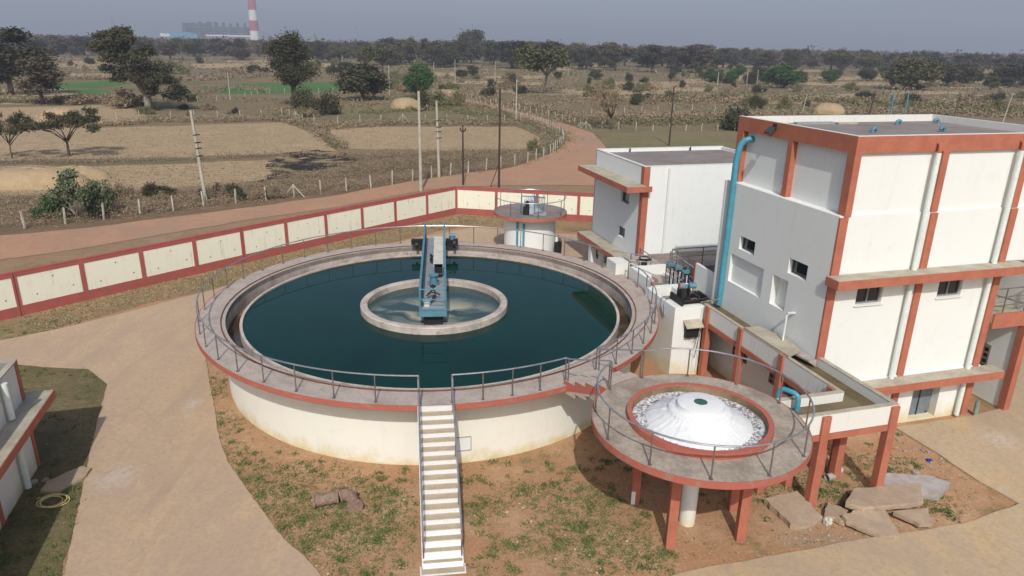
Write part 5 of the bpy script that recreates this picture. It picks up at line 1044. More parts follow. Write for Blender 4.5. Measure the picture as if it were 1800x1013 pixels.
def lobes_for(kind, rg):
    L = []
    if kind == 'broad':
        for k in range(15):
            a = rg.uniform(0, 6.28); q = rg.uniform(0.2, 1.0)**0.5*3.4; L.append((q*math.cos(a), q*math.sin(a), 6.9-0.12*q*q+rg.uniform(-1.0, 1.4), rg.uniform(0.9, 1.7), rg.uniform(0.9, 1.7), rg.uniform(0.8, 1.6)))
    elif kind == 'tall':
        for k in range(16):
            z = rg.uniform(4.0, 11.5); w = 2.6*(1-abs(z-8)/7); a = rg.uniform(0, 6.28); q = rg.uniform(0.1, 1)*w; L.append((q*math.cos(a), q*math.sin(a), z, rg.uniform(0.8, 1.6), rg.uniform(0.8, 1.6), rg.uniform(0.8, 1.6)))
    elif kind == 'full':
        for k in range(24):
            z = rg.uniform(1.6, 10.6); w = rg.uniform(0.75, 1.1)*3.8*(1-((z-6)/6.2)**2)**0.5; a = rg.uniform(0, 6.28); q = rg.uniform(0.25, 1)**0.5*w; L.append((q*math.cos(a), q*math.sin(a), z+rg.uniform(-0.4, 1.3), rg.uniform(0.7, 1.5), rg.uniform(0.7, 1.5), rg.uniform(0.8, 1.7)))
    elif kind == 'round':
        for k in range(17):
            d = rg.normal(size=3); d /= np.linalg.norm(d); L.append((d[0]*2.2, d[1]*2.2, 3.6+d[2]*2.1, rg.uniform(1.1, 1.7), rg.uniform(1.1, 1.7), rg.uniform(0.8, 1.3)))
    elif kind == 'flat':
        for k in range(16):
            a = rg.uniform(0, 6.28); q = rg.uniform(0.1, 1)**0.6*4.2; L.append((q*math.cos(a), q*math.sin(a), 4.3+rg.uniform(-0.9, 0.9), rg.uniform(0.6, 1.3), rg.uniform(0.6, 1.3), rg.uniform(0.3, 0.7)))
    elif kind == 'bush':
        for k in range(10):
            a = rg.uniform(0, 6.28); q = rg.uniform(0, 1)**0.6*1.3; L.append((q*math.cos(a), q*math.sin(a), rg.uniform(0.3, 1.5)*(1-q*0.25), rg.uniform(0.45, 0.8), rg.uniform(0.45, 0.8), rg.uniform(0.35, 0.7)))
    elif kind == 'shrub':
        for (x, z, q) in ((-0.2, 2.9, 0.5), (0.4, 3.1, 0.45), (-0.5, 2.4, 0.55), (0.3, 2.5, 0.6), (1.3, 2.0, 0.5), (1.0, 1.5, 0.45), (-1.1, 1.8, 0.5), (-1.5, 1.1, 0.45), (0.0, 1.9, 0.55), (1.5, 2.4, 0.35), (-0.9, 1.0, 0.4), (0.6, 1.4, 0.4), (-1.9, 0.8, 0.35)):
            L.append((x+rg.uniform(-0.1, 0.1), rg.uniform(-0.7, 0.7), z, q, q, q*0.9))
    elif kind == 'lean':
        for (x, z, s) in ((-3.2, 13.0, 1.5), (-5.0, 12.2, 1.5), (-1.6, 11.8, 1.7), (-4.0, 10.8, 1.9), (-2.2, 9.8, 2.0), (-5.6, 10.4, 1.3), (-0.4, 9.4, 1.7), (-3.8, 8.6, 1.7), (-1.0, 7.6, 2.0), (1.0, 7.9, 1.7), (2.2, 6.4, 1.8), (0.4, 6.0, 2.0), (3.4, 5.2, 1.5), (1.8, 4.4, 1.8), (-0.8, 5.6, 1.6), (4.6, 3.8, 1.4), (3.0, 3.0, 1.5), (5.2, 2.4, 1.1), (0.6, 3.4, 1.4), (-2.4, 7.0, 1.4), (-4.4, 7.4, 1.0), (-3.0, 5.2, 1.0), (-5.0, 5.4, 0.9)):
            for j in range(2): L.append((x+rg.uniform(-0.9, 0.9), rg.uniform(-2.2, 2.2), z+rg.uniform(-0.6, 0.6), s*rg.uniform(0.6, 0.95), s*rg.uniform(0.6, 0.95), s*rg.uniform(0.4, 0.7)))
    elif kind == 'bare':
        for k in range(22):
            a = rg.uniform(0, 6.28); q = rg.uniform(0.1, 1)**0.6*3.0; L.append((q*math.cos(a), q*math.sin(a), 4.6+rg.uniform(-1.4, 1.8), 1.0, 1.0, 0.7))
    return L
def limb_mesh(kind, lobes, rg, r0):
    mb = MB(); zc = min(l[2] for l in lobes)
    fork = {'broad': 3.6, 'tall': 3.4, 'full': 2.2, 'shrub': 0.3, 'round': 1.0, 'flat': 1.9, 'bush': 0.15, 'lean': 2.4, 'bare': 1.8}[kind]
    bx = rg.uniform(-0.25, 0.25); mb.pipe([(0, 0, -0.2), (bx*0.5, 0.05, fork*0.5), (bx, 0, fork)], [r0*1.25, r0, r0*0.85], 8)
    idx = sorted(range(len(lobes)), key=lambda i: rg.random())[:9]
    for i in idx:
        x, y, z = lobes[i][:3]; mid = (bx+(x-bx)*0.45+rg.uniform(-0.2, 0.2), y*0.45, fork+(z-fork)*0.6)
        mb.pipe([(bx, 0, fork*rg.uniform(0.82, 1.0)), mid, (x, y, z)], [r0*0.6, r0*0.34, r0*0.1], 6)
        if kind in ('bare', 'flat', 'lean'):
            for _ in range(3): mb.pipe([mid, (x+rg.uniform(-1.2, 1.2), y+rg.uniform(-1.2, 1.2), z+rg.uniform(-0.3, 1.0))], [r0*0.26, r0*0.06], 5)
    return mb
TREES = {}
def make_proto(key, kind, seed, leaf, dens, size, bark='bark', r0=0.22):
    rg = np.random.default_rng(seed); L = lobes_for(kind, rg); Pn = crown_points(L, dens, rg)
    V = leaf_quads(Pn, size, 0.35, rg); cm = fast_mesh('crown', V, np.arange(len(V)).reshape(-1, 4), M[leaf])
    tb = limb_mesh(kind, L, rg, r0); tm = bpy.data.meshes.new('trunk'); tm.from_pydata(tb.v, [], tb.f); tm.update(); tm.materials.append(M[bark])
    tm.polygons.foreach_set('use_smooth', [True]*len(tm.polygons))
    TREES[key] = (cm, tm, float(np.percentile(V[:, 2], 99)), float(np.percentile(np.abs(V[:, 0]), 97))*2)
for i in range(3):
    make_proto('broad%d' % i, 'broad', 20+i, ('leaf_brown', 'leaf_dark', 'leaf_olive')[i], 62, 0.24)
    make_proto('tall%d' % i, 'tall', 30+i, ('leaf_dark', 'leaf_brown', 'leaf_dark')[i], 60, 0.24)
    make_proto('round%d' % i, 'round', 40+i, ('leaf_dark', 'leaf_dark', 'leaf_olive')[i], 75, 0.22)
make_proto('flat', 'flat', 50, 'leaf_dark', 170, 0.13, r0=0.13); make_proto('lean', 'lean', 51, 'leaf_dark', 135, 0.2, 'bark_pale', 0.5)
make_proto('green', 'round', 52, 'leaf_green', 80, 0.22); make_proto('bare', 'bare', 53, 'scrub_brown', 42, 0.10, r0=0.16)
make_proto('olive', 'broad', 54, 'leaf_olive', 60, 0.22, 'bark_pale', 0.16)
make_proto('bush0', 'bush', 60, 'leaf_dark', 260, 0.10, r0=0.05); make_proto('bush1', 'bush', 61, 'scrub_green', 240, 0.10, r0=0.05); make_proto('bush2', 'bush', 62, 'leaf_pale', 230, 0.11, r0=0.05); make_proto('bush3', 'bush', 63, 'scrub_brown', 220, 0.09, r0=0.05)
make_proto('shrub', 'shrub', 65, 'leaf_pale', 240, 0.10, 'bark_pale', 0.05)
make_proto('bushg', 'bush', 64, 'leaf_green', 240, 0.10, r0=0.05)
for i, (lf, sd) in enumerate((('leaf_brown', 71), ('leaf_dark', 72), ('leaf_brown', 73))): make_proto('full'+'ABC'[i], 'full', sd, lf, 62, 0.26, r0=0.16)
make_proto('tallbig', 'tall', 33, 'leaf_dark', 170, 0.13, 'bark', 0.3)
def tree(name, key, base, h, label, cat='tree', width=None, rz=None, group=None, xy=None):
    x, y = xy if xy else gp(*base); cm, tm, H0, W0 = TREES[key]; s = h/H0; sw = s if width is None else width/W0
    T_ = empty(name, (x, y, 0), 0, label, cat, group)
    a = rng.uniform(0, 6.28) if rz is None else rz
    for nm, me in (('crown', cm), ('trunk', tm)):
        o = bpy.data.objects.new(nm if cat != 'bush' or nm == 'trunk' else 'foliage', me); COL.objects.link(o); o.parent = T_
        o.scale = (sw, sw, s); o.rotation_euler = (0, 0, a)
    return T_
tree('leaning_tree', 'lean', (262, 192), 15.2, 'big dark leaning tree beside the left straw fields', rz=0.0, width=16.5)
tree('field_bush', 'bush3', (216, 188), 3.4, 'brown thicket left of the big leaning tree', 'bush', width=9)
tree('field_tree', 'tall0', (20, 168), 15.0, 'tall dark tree cut by the left edge of the photo', width=11)
tree('field_tree', 'tall2', (-8, 168), 11.0, 'lower dark tree crowding the left edge of the photo', width=9)
tree('field_tree', 'tall1', (76, 184), 9.8, 'slim tree with a pale trunk beside a palm like bush', width=8)
tree('field_tree', 'flat', (122, 275), 5.6, 'flat topped small tree standing alone in the left fields', rz=0.6)
tree('field_tree', 'flat', (22, 279), 5.2, 'crooked sparse small tree near the left edge', rz=2.5, width=5.5)
tree('field_tree', 'tallbig', (517, 186), 15.0, 'tall ragged brownish tree before the green crop field', width=9.2)
tree('field_tree', 'round0', (640, 176), 8.4, 'round dark tree with low skirts at the right of the green field', width=10.5)
tree('field_tree', 'green', (735, 172), 8.2, 'small bright green round tree behind the straw heap', width=7.0)
tree('field_tree', 'olive', (957, 165), 13.6, 'broad olive tree with thin pale trunk right of the road', width=14.5)
tree('field_tree', 'round1', (828, 112), 21.5, 'tallest dark crown rising above the middle tree belt', width=17)
tree('field_tree', 'bare', (1073, 228), 7.9, 'nearly bare brown tree beside the road bend fence')
tree('field_tree', 'round2', (1598, 158), 11.0, 'broad dark round tree above the tall building roof', width=17)
tree('field_tree', 'round1', (1677, 152), 9.0, 'dark round tree right of the broadest one above the roof', width=14)
tree('field_tree', 'green', (1377, 155), 8.0, 'greenish round tree left of the straw heap above the roof', width=11)
tree('field_tree', 'round0', (1770, 152), 9.5, 'dark tree near the right edge above the roof', width=13)
tree('field_tree', 'olive', (672, 132), 12, 'mid green tree behind the round dark one', width=15)
tree('roadside_bush', 'shrub', (136, 388), 4.1, 'large pale leaved bush growing at the near road edge', 'bush', width=4.6, rz=0.0)
tree('roadside_bush', 'bush2', (176, 378), 2.6, 'lower pale leaved bush right of the largest road edge bush', 'bush', width=2.2)
tree('roadside_bush', 'bushg', (92, 384), 1.9, 'lower green bush left of the largest road edge bush', 'bush', width=2.4)
tree('roadside_bush', 'bush0', (1290, 229), 3.9, 'dark spreading bush behind the corner of the tall building', 'bush', width=7.5)
tree('field_bush', 'bush0', (530, 192), 4.0, 'dark bush under the tall ragged tree', 'bush', width=7)
tree('field_bush', 'bush0', (573, 201), 4.2, 'dark bush between the ragged tree and the round tree', 'bush', width=6)
tree('field_bush', 'bush1', (803, 186), 3.2, 'green bush on the left bank of the distant road', 'bush', width=4)
tree('field_bush', 'bush1', (940, 268), 1.8, 'small green bush by the inner road bend', 'bush', width=1.8)
tree('field_bush', 'bush0', (742, 190), 4.0, 'dark bush below the bright green tree', 'bush', width=4)
tree('field_bush', 'bush1', (770, 188), 3.6, 'green bush between the bright green tree and the road', 'bush', width=8)
tree('field_bush', 'bush3', (140, 182), 2.2, 'brown bush beside the left crop strip', 'bush', width=8)
# palm like bush: rosette of arching fronds
def palm(base, h, label, seed):
    x, y = gp(*base); r = np.random.default_rng(seed); V = []; 
    for k in range(110):
        a = r.uniform(0, 6.28); el = r.uniform(0.1, 1.4); Lf = h*r.uniform(0.75, 1.15); prev = None; wv = np.array([-math.sin(a), math.cos(a), 0])*0.09
        pts = [np.array([math.cos(a)*math.cos(el)*Lf*t_, math.sin(a)*math.cos(el)*Lf*t_, 0.2+math.sin(el)*Lf*t_-0.35*Lf*t_*t_*math.cos(el)]) for t_ in (0, 0.35, 0.7, 1.0)]
        for j in range(3):
            w0 = 1-j*0.3; w1 = 1-(j+1)*0.3; V += [pts[j]-wv*w0, pts[j]+wv*w0, pts[j+1]+wv*w1, pts[j+1]-wv*w1]
    V = np.array(V); me = fast_mesh('fronds', V, np.arange(len(V)).reshape(-1, 4), M['leaf_dark'])
    P = empty('palm_bush', (x, y, 0), 0, label, 'palm'); o = bpy.data.objects.new('fronds', me); COL.objects.link(o); o.parent = P
    MB().cyl((0, 0, -0.1), (0, 0, 0.4), 0.2, 0.15, 8).build('stem', 'bark', P)
palm((103, 184), 2.6, 'dark spiky palm like bush beside the slim pale trunked tree', 1); palm((556, 203), 2.8, 'spiky palm like bush in front of the ragged tree', 2); palm((588, 199), 2.2, 'smaller spiky palm like bush left of the round dark tree', 3)
# belt trees: individuals between 230 m and 900 m
rb_ = random.Random(21); placed = []
keys = ['fullA', 'fullB', 'tall0', 'fullC', 'tall2', 'fullA', 'round1', 'broad2', 'fullB', 'tall1', 'broad0']
def belt(n, x0, x1, dy0, dy1, h0, h1, label, group, wmul=1.0, ks=keys):
    k = 0; tries = 0
    while k < n and tries < n*30:
        tries += 1
        X = rb_.uniform(x0, x1); dy = rb_.uniform(dy0, dy1); Y = 76+0.019*(X-900)+dy; g_ = gp(X, Y)
        if any((g_[0]-q[0])**2+(g_[1]-q[1])**2 < (0.016*math.hypot(*g_))**2 for q in placed): continue
        placed.append(g_); h = rb_.uniform(h0, h1); tree('belt_tree', rb_.choice(ks), None, h, label, 'tree', width=h*rb_.uniform(0.75, 1.15)*wmul, group=group, xy=g_); k += 1
belt(74, 680, 1240, 27, 47, 11, 15.5, 'tall brownish tree in the middle belt across the road', 'trees of the middle belt', 1.15)
belt(28, 545, 720, 26, 44, 9, 13, 'tree in the thin belt behind the round dark tree', 'trees behind the round dark tree', 1.15)
belt(52, -30, 540, 22, 42, 9, 13.5, 'tree in the left belt below the power station', 'trees of the left belt', 1.15)
belt(74, 1240, 1830, 20, 44, 9, 14, 'tree in the right belt above the tall building roof', 'trees of the right belt', 1.15)
belt(30, 1240, 1830, 46, 66, 3.5, 6.5, 'low tree in the scrub before the right belt', 'low trees before the right belt', 1.2, ['round0', 'round1', 'round2', 'bush0', 'green'])
belt(20, 560, 1240, 50, 75, 2.5, 5, 'low tree in the scrub before the middle belt', 'low trees before the middle belt', 1.2, ['round0', 'round1', 'round2', 'bush0', 'bush1'])
def bushes(n, x0, x1, y0, y1, h0, h1, label, group, ks):
    for k in range(n):
        X = rb_.uniform(x0, x1); Y = rb_.uniform(y0, y1)+0.0148*(X-900); h = rb_.uniform(h0, h1)
        tree('field_bush', rb_.choice(ks), None, h, label, 'bush', width=h*rb_.uniform(1.0, 2.2), group=group, xy=gp(X, Y))
bushes(55, 990, 1820, 136, 186, 1.2, 3.2, 'scrub bush scattered right of the red road', 'scrub bushes right of the road', ['bush0', 'bush1', 'bush0', 'bush3', 'bush1'])
bushes(22, 640, 930, 138, 172, 1.5, 3.2, 'scrub bush between the straw heap and the middle belt', 'scrub bushes before the middle belt', ['bush0', 'bush1', 'bush3'])
bushes(26, -20, 600, 118, 146, 2.0, 4.5, 'scrub bush beyond the green crop fields', 'scrub bushes beyond the crops', ['bush0', 'bush1', 'bush3', 'bush0'])
bushes(14, 250, 560, 200, 214, 0.8, 1.6, 'small bush on the bank behind the long straw field', 'bushes on the straw field bank', ['bush0', 'bush1', 'bush3'])
bushes(12, 190, 500, 352, 362, 0.7, 1.4, 'small dry bush in the rough strip beside the road', 'dry bushes in the roadside strip', ['bush3', 'bush3', 'bush0'])
# far woods: thousands of trees that read as one mass
rg = np.random.default_rng(5); cs = []
n = 5200; ang_ = rg.uniform(-0.70, 0.70, n); dist = 640+3000*rg.random(n)**1.5
Pf = []
for a, d in zip(ang_, dist):
    h = rg.uniform(7, 13.5)*(1+0.15*rg.normal()); w = h*rg.uniform(0.45, 0.8); q = int(26*min(1.0, 1300/d))+8
    dd = rg.normal(size=(q, 3)); dd /= np.linalg.norm(dd, axis=1)[:, None]; rr = rg.uniform(0.4, 1, (q, 1))
    Pf.append(np.array([d*math.sin(a), d*math.cos(a), h*0.55])+dd*rr*np.array([w*0.8, w*0.8, h*0.48]))
Pf = np.concatenate(Pf); Vf = leaf_quads(Pf, 1.5, 0.3, rg); Vf[:, 2] = np.maximum(Vf[:, 2], 0.0)
fw_ = bpy.data.objects.new('far_woods', fast_mesh('far_woods', Vf, np.arange(len(Vf)).reshape(-1, 4), M['leaf_brown'])); COL.objects.link(fw_)
tag(fw_, 'hazy far woods reaching to the horizon', 'woods', kind='stuff')
# scrub along bunds, banks and verges
def strip(line, width, n, h, size, rg, spread=None):
    w = np.array(px(line)); seg = np.hypot(*(w[1:]-w[:-1]).T); cum = np.concatenate([[0], np.cumsum(seg)])
    s = rg.random(n)*cum[-1]; i = np.clip(np.searchsorted(cum, s)-1, 0, len(seg)-1); f = ((s-cum[i])/seg[i])[:, None]
    c = w[i]+(w[i+1]-w[i])*f+rg.normal(size=(n, 2))*width*0.5
    if max(p_[1] for p_ in line) > 270: n_ = 18; size = size*0.55
    else: n_ = 9
    k = n_; P = np.repeat(c, k, 0); hh = np.repeat(h*rg.uniform(0.3, 1.25, n), k)
    rad_ = np.repeat(rg.uniform(0.25, 0.75, n)*h, k)
    P = P+rg.normal(size=P.shape)*rad_[:, None]*0.6
    return leaf_quads(np.column_stack([P, hh*rg.uniform(0.05, 1, len(P))]), size, 1.1, rg)
rg = np.random.default_rng(8); Vb = []; Vg = []
S_ = lambda L, w, n, h, s: Vb.append(strip(L, w, n, h, s, rg))
Sg = lambda L, w, n, h, s: Vg.append(strip(L, w, n, h, s, rg))
S_([(-20, 288), (60, 285), (130, 287), (300, 282), (470, 275), (560, 272)], 1.4, 420, 0.8, 0.13)
S_([(-20, 222), (60, 224), (130, 222), (200, 221), (258, 216)], 1.6, 300, 1.0, 0.15)
S_([(255, 212), (300, 214), (400, 214), (495, 211), (540, 222), (575, 228), (680, 219), (800, 219), (905, 219)], 2.2, 900, 1.1, 0.15)
Sg([(255, 210), (330, 213), (500, 210), (545, 223), (600, 222), (750, 216), (905, 218)], 2.4, 350, 1.0, 0.14)
S_([(-20, 402), (60, 396), (150, 386), (290, 370), (400, 356), (500, 344), (600, 332), (700, 318), (800, 303), (880, 294), (940, 278)], 1.7, 1100, 0.8, 0.11)
S_([(40, 388), (150, 375), (250, 366), (400, 350)], 2.4, 500, 0.8, 0.1)
S_([(-20, 372), (100, 362), (220, 358), (360, 345), (480, 332), (600, 318)], 4.5, 900, 0.6, 0.1)
S_([(0, 352), (180, 349), (330, 341), (470, 327)], 1.6, 500, 0.6, 0.1)
S_([(500, 320), (600, 305), (700, 290), (800, 280), (900, 275), (940, 268)], 3.4, 1300, 0.55, 0.11)
Sg([(560, 312), (650, 300), (700, 292), (760, 284), (850, 282)], 3.0, 420, 0.4, 0.1)
S_([(600, 274), (640, 280), (700, 272), (800, 270), (900, 268)], 2.2, 600, 0.7, 0.11)
S_([(545, 228), (575, 245), (600, 262)], 1.2, 160, 0.9, 0.13); Sg([(570, 245), (600, 262)], 1.2, 60, 0.9, 0.13)
Sg([(960, 268), (988, 250), (980, 236), (945, 222), (915, 212), (870, 196), (820, 184)], 2.2, 480, 1.0, 0.13)
S_([(962, 262), (980, 250), (970, 238), (945, 222), (915, 212), (870, 198), (820, 186)], 2.6, 420, 1.0, 0.13)
S_([(1040, 222), (980, 203), (900, 183), (850, 174), (790, 160)], 4.5, 600, 1.2, 0.2); Sg([(1040, 222), (980, 203), (900, 183), (850, 174)], 4.0, 300, 1.1, 0.18)
S_([(1040, 212), (1120, 212), (1200, 212), (1270, 210), (1400, 205)], 3.4, 900, 1.5, 0.22); Sg([(1040, 218), (1180, 220), (1300, 215)], 2.6, 260, 1.2, 0.2)
S_([(1130, 178), (1250, 180), (1400, 178), (1550, 182), (1800, 190)], 7, 900, 1.6, 0.28); Sg([(1200, 172), (1400, 176), (1550, 188), (1800, 200)], 9, 800, 1.6, 0.28)
S_([(1480, 200), (1600, 198), (1800, 206)], 6, 600, 1.3, 0.22)
S_([(330, 143), (430, 136), (520, 133), (620, 138)], 6, 600, 1.6, 0.3); S_([(330, 168), (400, 158), (440, 158), (470, 163)], 2.6, 260, 1.4, 0.2)
S_([(-20, 178), (100, 180), (190, 178), (250, 186)], 2.4, 320, 1.0, 0.2); Sg([(-20, 180), (60, 182), (160, 176)], 2.4, 200, 1.2, 0.2)
S_([(60, 141), (160, 140), (250, 141)], 4, 200, 1.6, 0.3)
S_([(470, 196), (600, 188), (700, 182), (760, 186)], 5, 450, 0.7, 0.16); Sg([(640, 200), (780, 192), (860, 206)], 4, 450, 0.8, 0.16)
# thin scrub over the far plain
for y0, y1, n, hgt, s in ((98, 122, 650, 1.8, 0.55), (122, 148, 1000, 1.4, 0.36), (148, 176, 1000, 1.0, 0.24)):
    X = rg.uniform(-20, 1820, n); Y = rg.uniform(y0, y1, n)+0.0148*X
    for arr, sel in ((Vb, X < 1e9), ):
        keep = rg.random(n) < 0.6
        bad = lambda a_, b_: ((a_ > 325) & (a_ < 620) & (b_ > 138) & (b_ < 176)) | ((a_ > 50) & (a_ < 345) & (b_ > 140) & (b_ < 176))
        for kk, dst in ((keep & ~bad(X, Y), Vb), (~keep & ~bad(X, Y), Vg)):
            c = np.array([gp(a, b) for a, b in zip(X[kk], Y[kk])]); m_ = len(c); k = 12
            P = np.repeat(c, k, 0); hh = np.repeat(hgt*rg.uniform(0.3, 1.3, m_), k)
            P = P+rg.normal(size=P.shape)*np.repeat(rg.uniform(0.5, 2.2, m_)*hgt, k)[:, None]*np.array([1.0, 0.5])
            dst.append(leaf_quads(np.column_stack([P, hh*rg.uniform(0.05, 1, len(P))]), s, 1.1, rg))
def in_poly(P, poly):
    x, y = P[:, 0], P[:, 1]; c = np.zeros(len(P), bool); n = len(poly)
    for i in range(n):
        (x1, y1), (x2, y2) = poly[i], poly[(i+1) % n]
        if y1 == y2: continue
        c ^= ((y1 > y) != (y2 > y)) & (x < (x2-x1)*(y-y1)/(y2-y1)+x1)
    return c
def stuff_mesh(name, Vs, mat, label, cat):
    V = np.concatenate(Vs); V[:, 2] = np.maximum(V[:, 2], 0.01)
    o = bpy.data.objects.new(name, fast_mesh(name, V, np.arange(len(V)).reshape(-1, 4), M[mat])); COL.objects.link(o)
    return tag(o, label, cat, kind='stuff')
stub = []
for f_, n_ in ((FB, 9000), (FCp, 8000), (FD, 7000), (FA, 2500)):
    pf = np.array(px(f_)); q_ = np.column_stack([rg.uniform(pf[:, 0].min(), pf[:, 0].max(), n_*2), rg.uniform(pf[:, 1].min(), pf[:, 1].max(), n_*2)])
    q_ = q_[in_poly(q_, [tuple(p_) for p_ in pf])][:n_]
    stub.append(leaf_quads(np.column_stack([q_, rg.uniform(0.02, 0.07, len(q_))]), 0.085, 2.2, rg))
stuff_mesh('stubble', stub, 'grass_dry', 'loose straw and stubble over the harvested fields', 'stubble')
stuff_mesh('dry_scrub', Vb, 'scrub_brown', 'dry brown scrub along the field banks', 'scrub'); stuff_mesh('green_scrub', Vg, 'scrub_green', 'dull green scrub along the field banks', 'scrub')
def chips(C, s, rg):
    n = len(C); s = s*rg.uniform(0.5, 1.5, n); V = []
    base = np.array([[1, 0, 0], [0, 1, 0], [-1, 0, 0], [0, -1, 0], [0, 0, 0.8]])
    a = rg.uniform(0, 6.28, n); ca, sa_ = np.cos(a), np.sin(a); k = base[None]*s[:, None, None]*rg.uniform(0.6, 1.4, (n, 5, 1))
    x = k[..., 0]*ca[:, None]-k[..., 1]*sa_[:, None]; y = k[..., 0]*sa_[:, None]+k[..., 1]*ca[:, None]
    V = np.stack([x+C[:, :1], y+C[:, 1:], k[..., 2]+0.004], 2).reshape(-1, 3)
    F = (np.arange(n)[:, None, None]*5+np.array([[0, 1, 4], [1, 2, 4], [2, 3, 4], [3, 0, 4]])[None]).reshape(-1, 3)
    return V, F
# grass tufts in the compound
def blades(C, h, s, rg, k=7):
    P = np.repeat(C, k, 0)+rg.normal(size=(len(C)*k, 2))*s; n = len(P); a = rg.uniform(0, 6.28, n); hh = h*rg.uniform(0.4, 1.3, n); lean = rg.normal(size=(n, 2))*hh[:, None]*0.7
    w = 0.018*rg.uniform(0.6, 1.6, n); dx = np.cos(a)*w; dy = np.sin(a)*w; z = np.zeros(n)
    V = np.stack([np.column_stack([P[:, 0]-dx, P[:, 1]-dy, z]), np.column_stack([P[:, 0]+dx, P[:, 1]+dy, z]), np.column_stack([P[:, 0]+dx*0.5+lean[:, 0], P[:, 1]+dy*0.5+lean[:, 1], hh]), np.column_stack([P[:, 0]-dx*0.5+lean[:, 0], P[:, 1]-dy*0.5+lean[:, 1], hh])], 1)
    return V.reshape(-1, 3)
def clear(C):
    ok = ~in_poly(C, YARD) & ~in_poly(C, PAVE) & (np.hypot(C[:, 0]-TC[0], C[:, 1]-TC[1]) > 9.3)
    q = (C-np.array([-2.42, 20.76])) @ np.array([[sdx, -sdy], [sdy, sdx]]); ok &= ~((q[:, 0] > -1) & (q[:, 0] < 4.6) & (np.abs(q[:, 1]) < 0.72))
    l_ = C-ORG; u_ = l_@UX; v_ = l_@VX; return ok & ~((u_ > -0.1) & (u_ < 10.4) & (v_ > 0)) & ~((u_ < -27.4) & (v_ < 5.2))
rg = np.random.default_rng(14); G1 = []
cent = [(-9.5, 20.5, 1.2), (-8, 19, 1.2), (-7, 20.3, 1.4), (-5.2, 18.6, 1.3), (-6.0, 17.2, 1.2), (-4.2, 19.3, 1.0), (-3.6, 17.5, 0.9), (-4.6, 20.3, 0.7), (-11.5, 24.3, 0.8), (-12.6, 27.3, 0.7), (-10.6, 22.3, 0.8), (0.5, 20.4, 0.5), (-0.6, 19.5, 0.5), (1.9, 19.8, 1.0), (2.8, 18.8, 1.1), (1.6, 17.9, 0.7), (3.6, 17.6, 0.8), (4.2, 17.3, 0.6), (3.0, 20.4, 0.6), (2.4, 17.2, 0.8), (0.4, 17.6, 0.4), (-14.5, 18.3, 1.4), (-15.2, 17.2, 1.0), (-14.2, 20.6, 0.7), (10.4, 21.4, 0.9), (11.2, 20.5, 0.6), (13.2, 22.3, 0.6), (14.2, 22.6, 0.5), (14.2, 20.2, 0.6), (8.5, 21.2, 0.9), (9.3, 22.4, 0.8), (-24, 33.0, 1.5), (-13.4, 16.5, 1.0)]
for (x, y, s) in cent:
    n = int(300*s*s)+40; th_ = rg.uniform(0, 6.28, n); r_ = rg.random(n)**0.6*s*1.3
    G1.append(np.column_stack([x+r_*np.cos(th_)*1.25, y+r_*np.sin(th_)]))
G1.append(np.column_stack([rg.uniform(-22, -12.3, 4200), rg.uniform(14.5, 29, 4200)]))
G1.append(np.column_stack([rg.uniform(-17, 17, 1500), rg.uniform(14.5, 26, 1500)]))
G1 = np.concatenate(G1); G1 = G1[clear(G1)]
def chip_stuff(name, C, s, mat, label, cat):
    V, F = chips(C, s, rg); o = bpy.data.objects.new(name, fast_mesh(name, V, F, M[mat])); COL.objects.link(o); tag(o, label, cat, kind='stuff')
Cg = np.concatenate([np.column_stack([rg.uniform(8.3, 12.4, 1500), 17.9+rg.random(1500)**1.5*1.5]), np.column_stack([rg.uniform(14.2, 16.2, 700), rg.uniform(21, 25.2, 700)])])
chip_stuff('gravel', Cg[clear(Cg)], 0.026, 'grit', 'fine gravel and grit below the broken slabs', 'gravel')
Cs = np.column_stack([rg.uniform(-17, 16.5, 6500), rg.uniform(14.5, 27, 6500)]); chip_stuff('clods', Cs[clear(Cs)], 0.022, 'clod', 'small clods and chips over the red soil', 'clods')
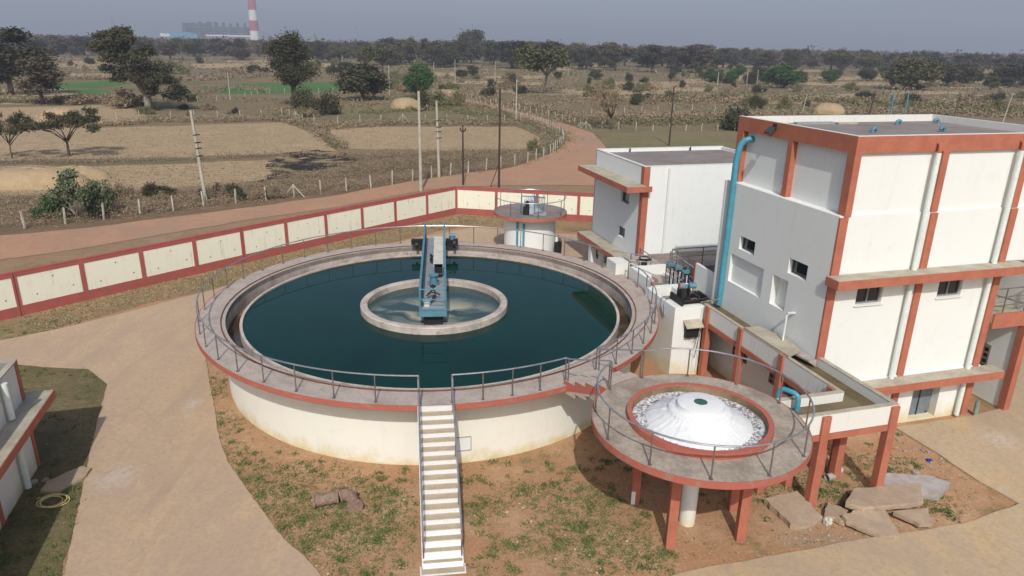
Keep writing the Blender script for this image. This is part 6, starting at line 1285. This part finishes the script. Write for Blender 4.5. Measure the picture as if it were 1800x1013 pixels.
Gb = np.concatenate([np.column_stack([rg.uniform(-22, -12.5, 160), rg.uniform(15, 29, 160)]), np.column_stack([rg.uniform(-11, 5, 260), rg.uniform(15.5, 22.5, 260)]), G1[::60], np.column_stack([rg.uniform(8, 15, 60), rg.uniform(19, 24, 60)])]); Gb = Gb[clear(Gb)]
stuff_mesh('grass', [blades(G1, 0.032, 0.05, rg, 6), blades(Gb, 0.075, 0.08, rg, 26)], 'grass_green', 'short green weeds on the red soil around the tanks', 'grass')
s_ = rg.random(5200); wp_ = np.array(WALL[1:6]); sg_ = np.hypot(*(wp_[1:]-wp_[:-1]).T); cu = np.concatenate([[0], np.cumsum(sg_)]); ii = np.clip(np.searchsorted(cu, s_*cu[-1])-1, 0, len(sg_)-1)
c_ = wp_[ii]+(wp_[ii+1]-wp_[ii])*((s_*cu[-1]-cu[ii])/sg_[ii])[:, None]; nn = np.array([[(wp_[i+1]-wp_[i])[1], -(wp_[i+1]-wp_[i])[0]]/sg_[i] for i in range(len(sg_))])[ii]
G2 = c_+nn*(0.15+2.9*rg.random(len(c_))[:, None]); G2 = G2[clear(G2)]
G3 = np.column_stack([rg.uniform(-17.5, 17, 2600), rg.uniform(14.5, 29, 2600)]); G3 = G3[clear(G3)]
stuff_mesh('dry_grass', [blades(G2, 0.07, 0.07, rg, 6), blades(G3, 0.03, 0.05, rg, 4)], 'grass_dry', 'dry grass on the verge inside the boundary wall', 'grass')
# verge weeds outside the wall
c_o = wp_[ii]-0; G4 = c_-nn*(0.3+1.6*rg.random(len(c_))[:, None])
stuff_mesh('weeds', [blades(G4[::3], 0.25, 0.12, rg, 8)], 'scrub_brown', 'dry weeds between the boundary wall and the road', 'weeds')
# ================================================================== HAZE
hz = MB().box(-5200, 5200, -120, 5200, -1, 250).build('haze', 'lime'); hz.data.materials.clear()
hm = bpy.data.materials.new('haze'); hm.use_nodes = True; t = hm.node_tree; t.nodes.remove(t.nodes['Principled BSDF'])
pv = t.nodes.new('ShaderNodeVolumePrincipled'); pv.inputs['Density'].default_value = 0.00033; pv.inputs['Color'].default_value = (0.72, 0.79, 0.92, 1); pv.inputs['Anisotropy'].default_value = 0.0
t.links.new(pv.outputs[0], t.nodes['Material Output'].inputs['Volume']); hz.data.materials.append(hm); stuff(hz)
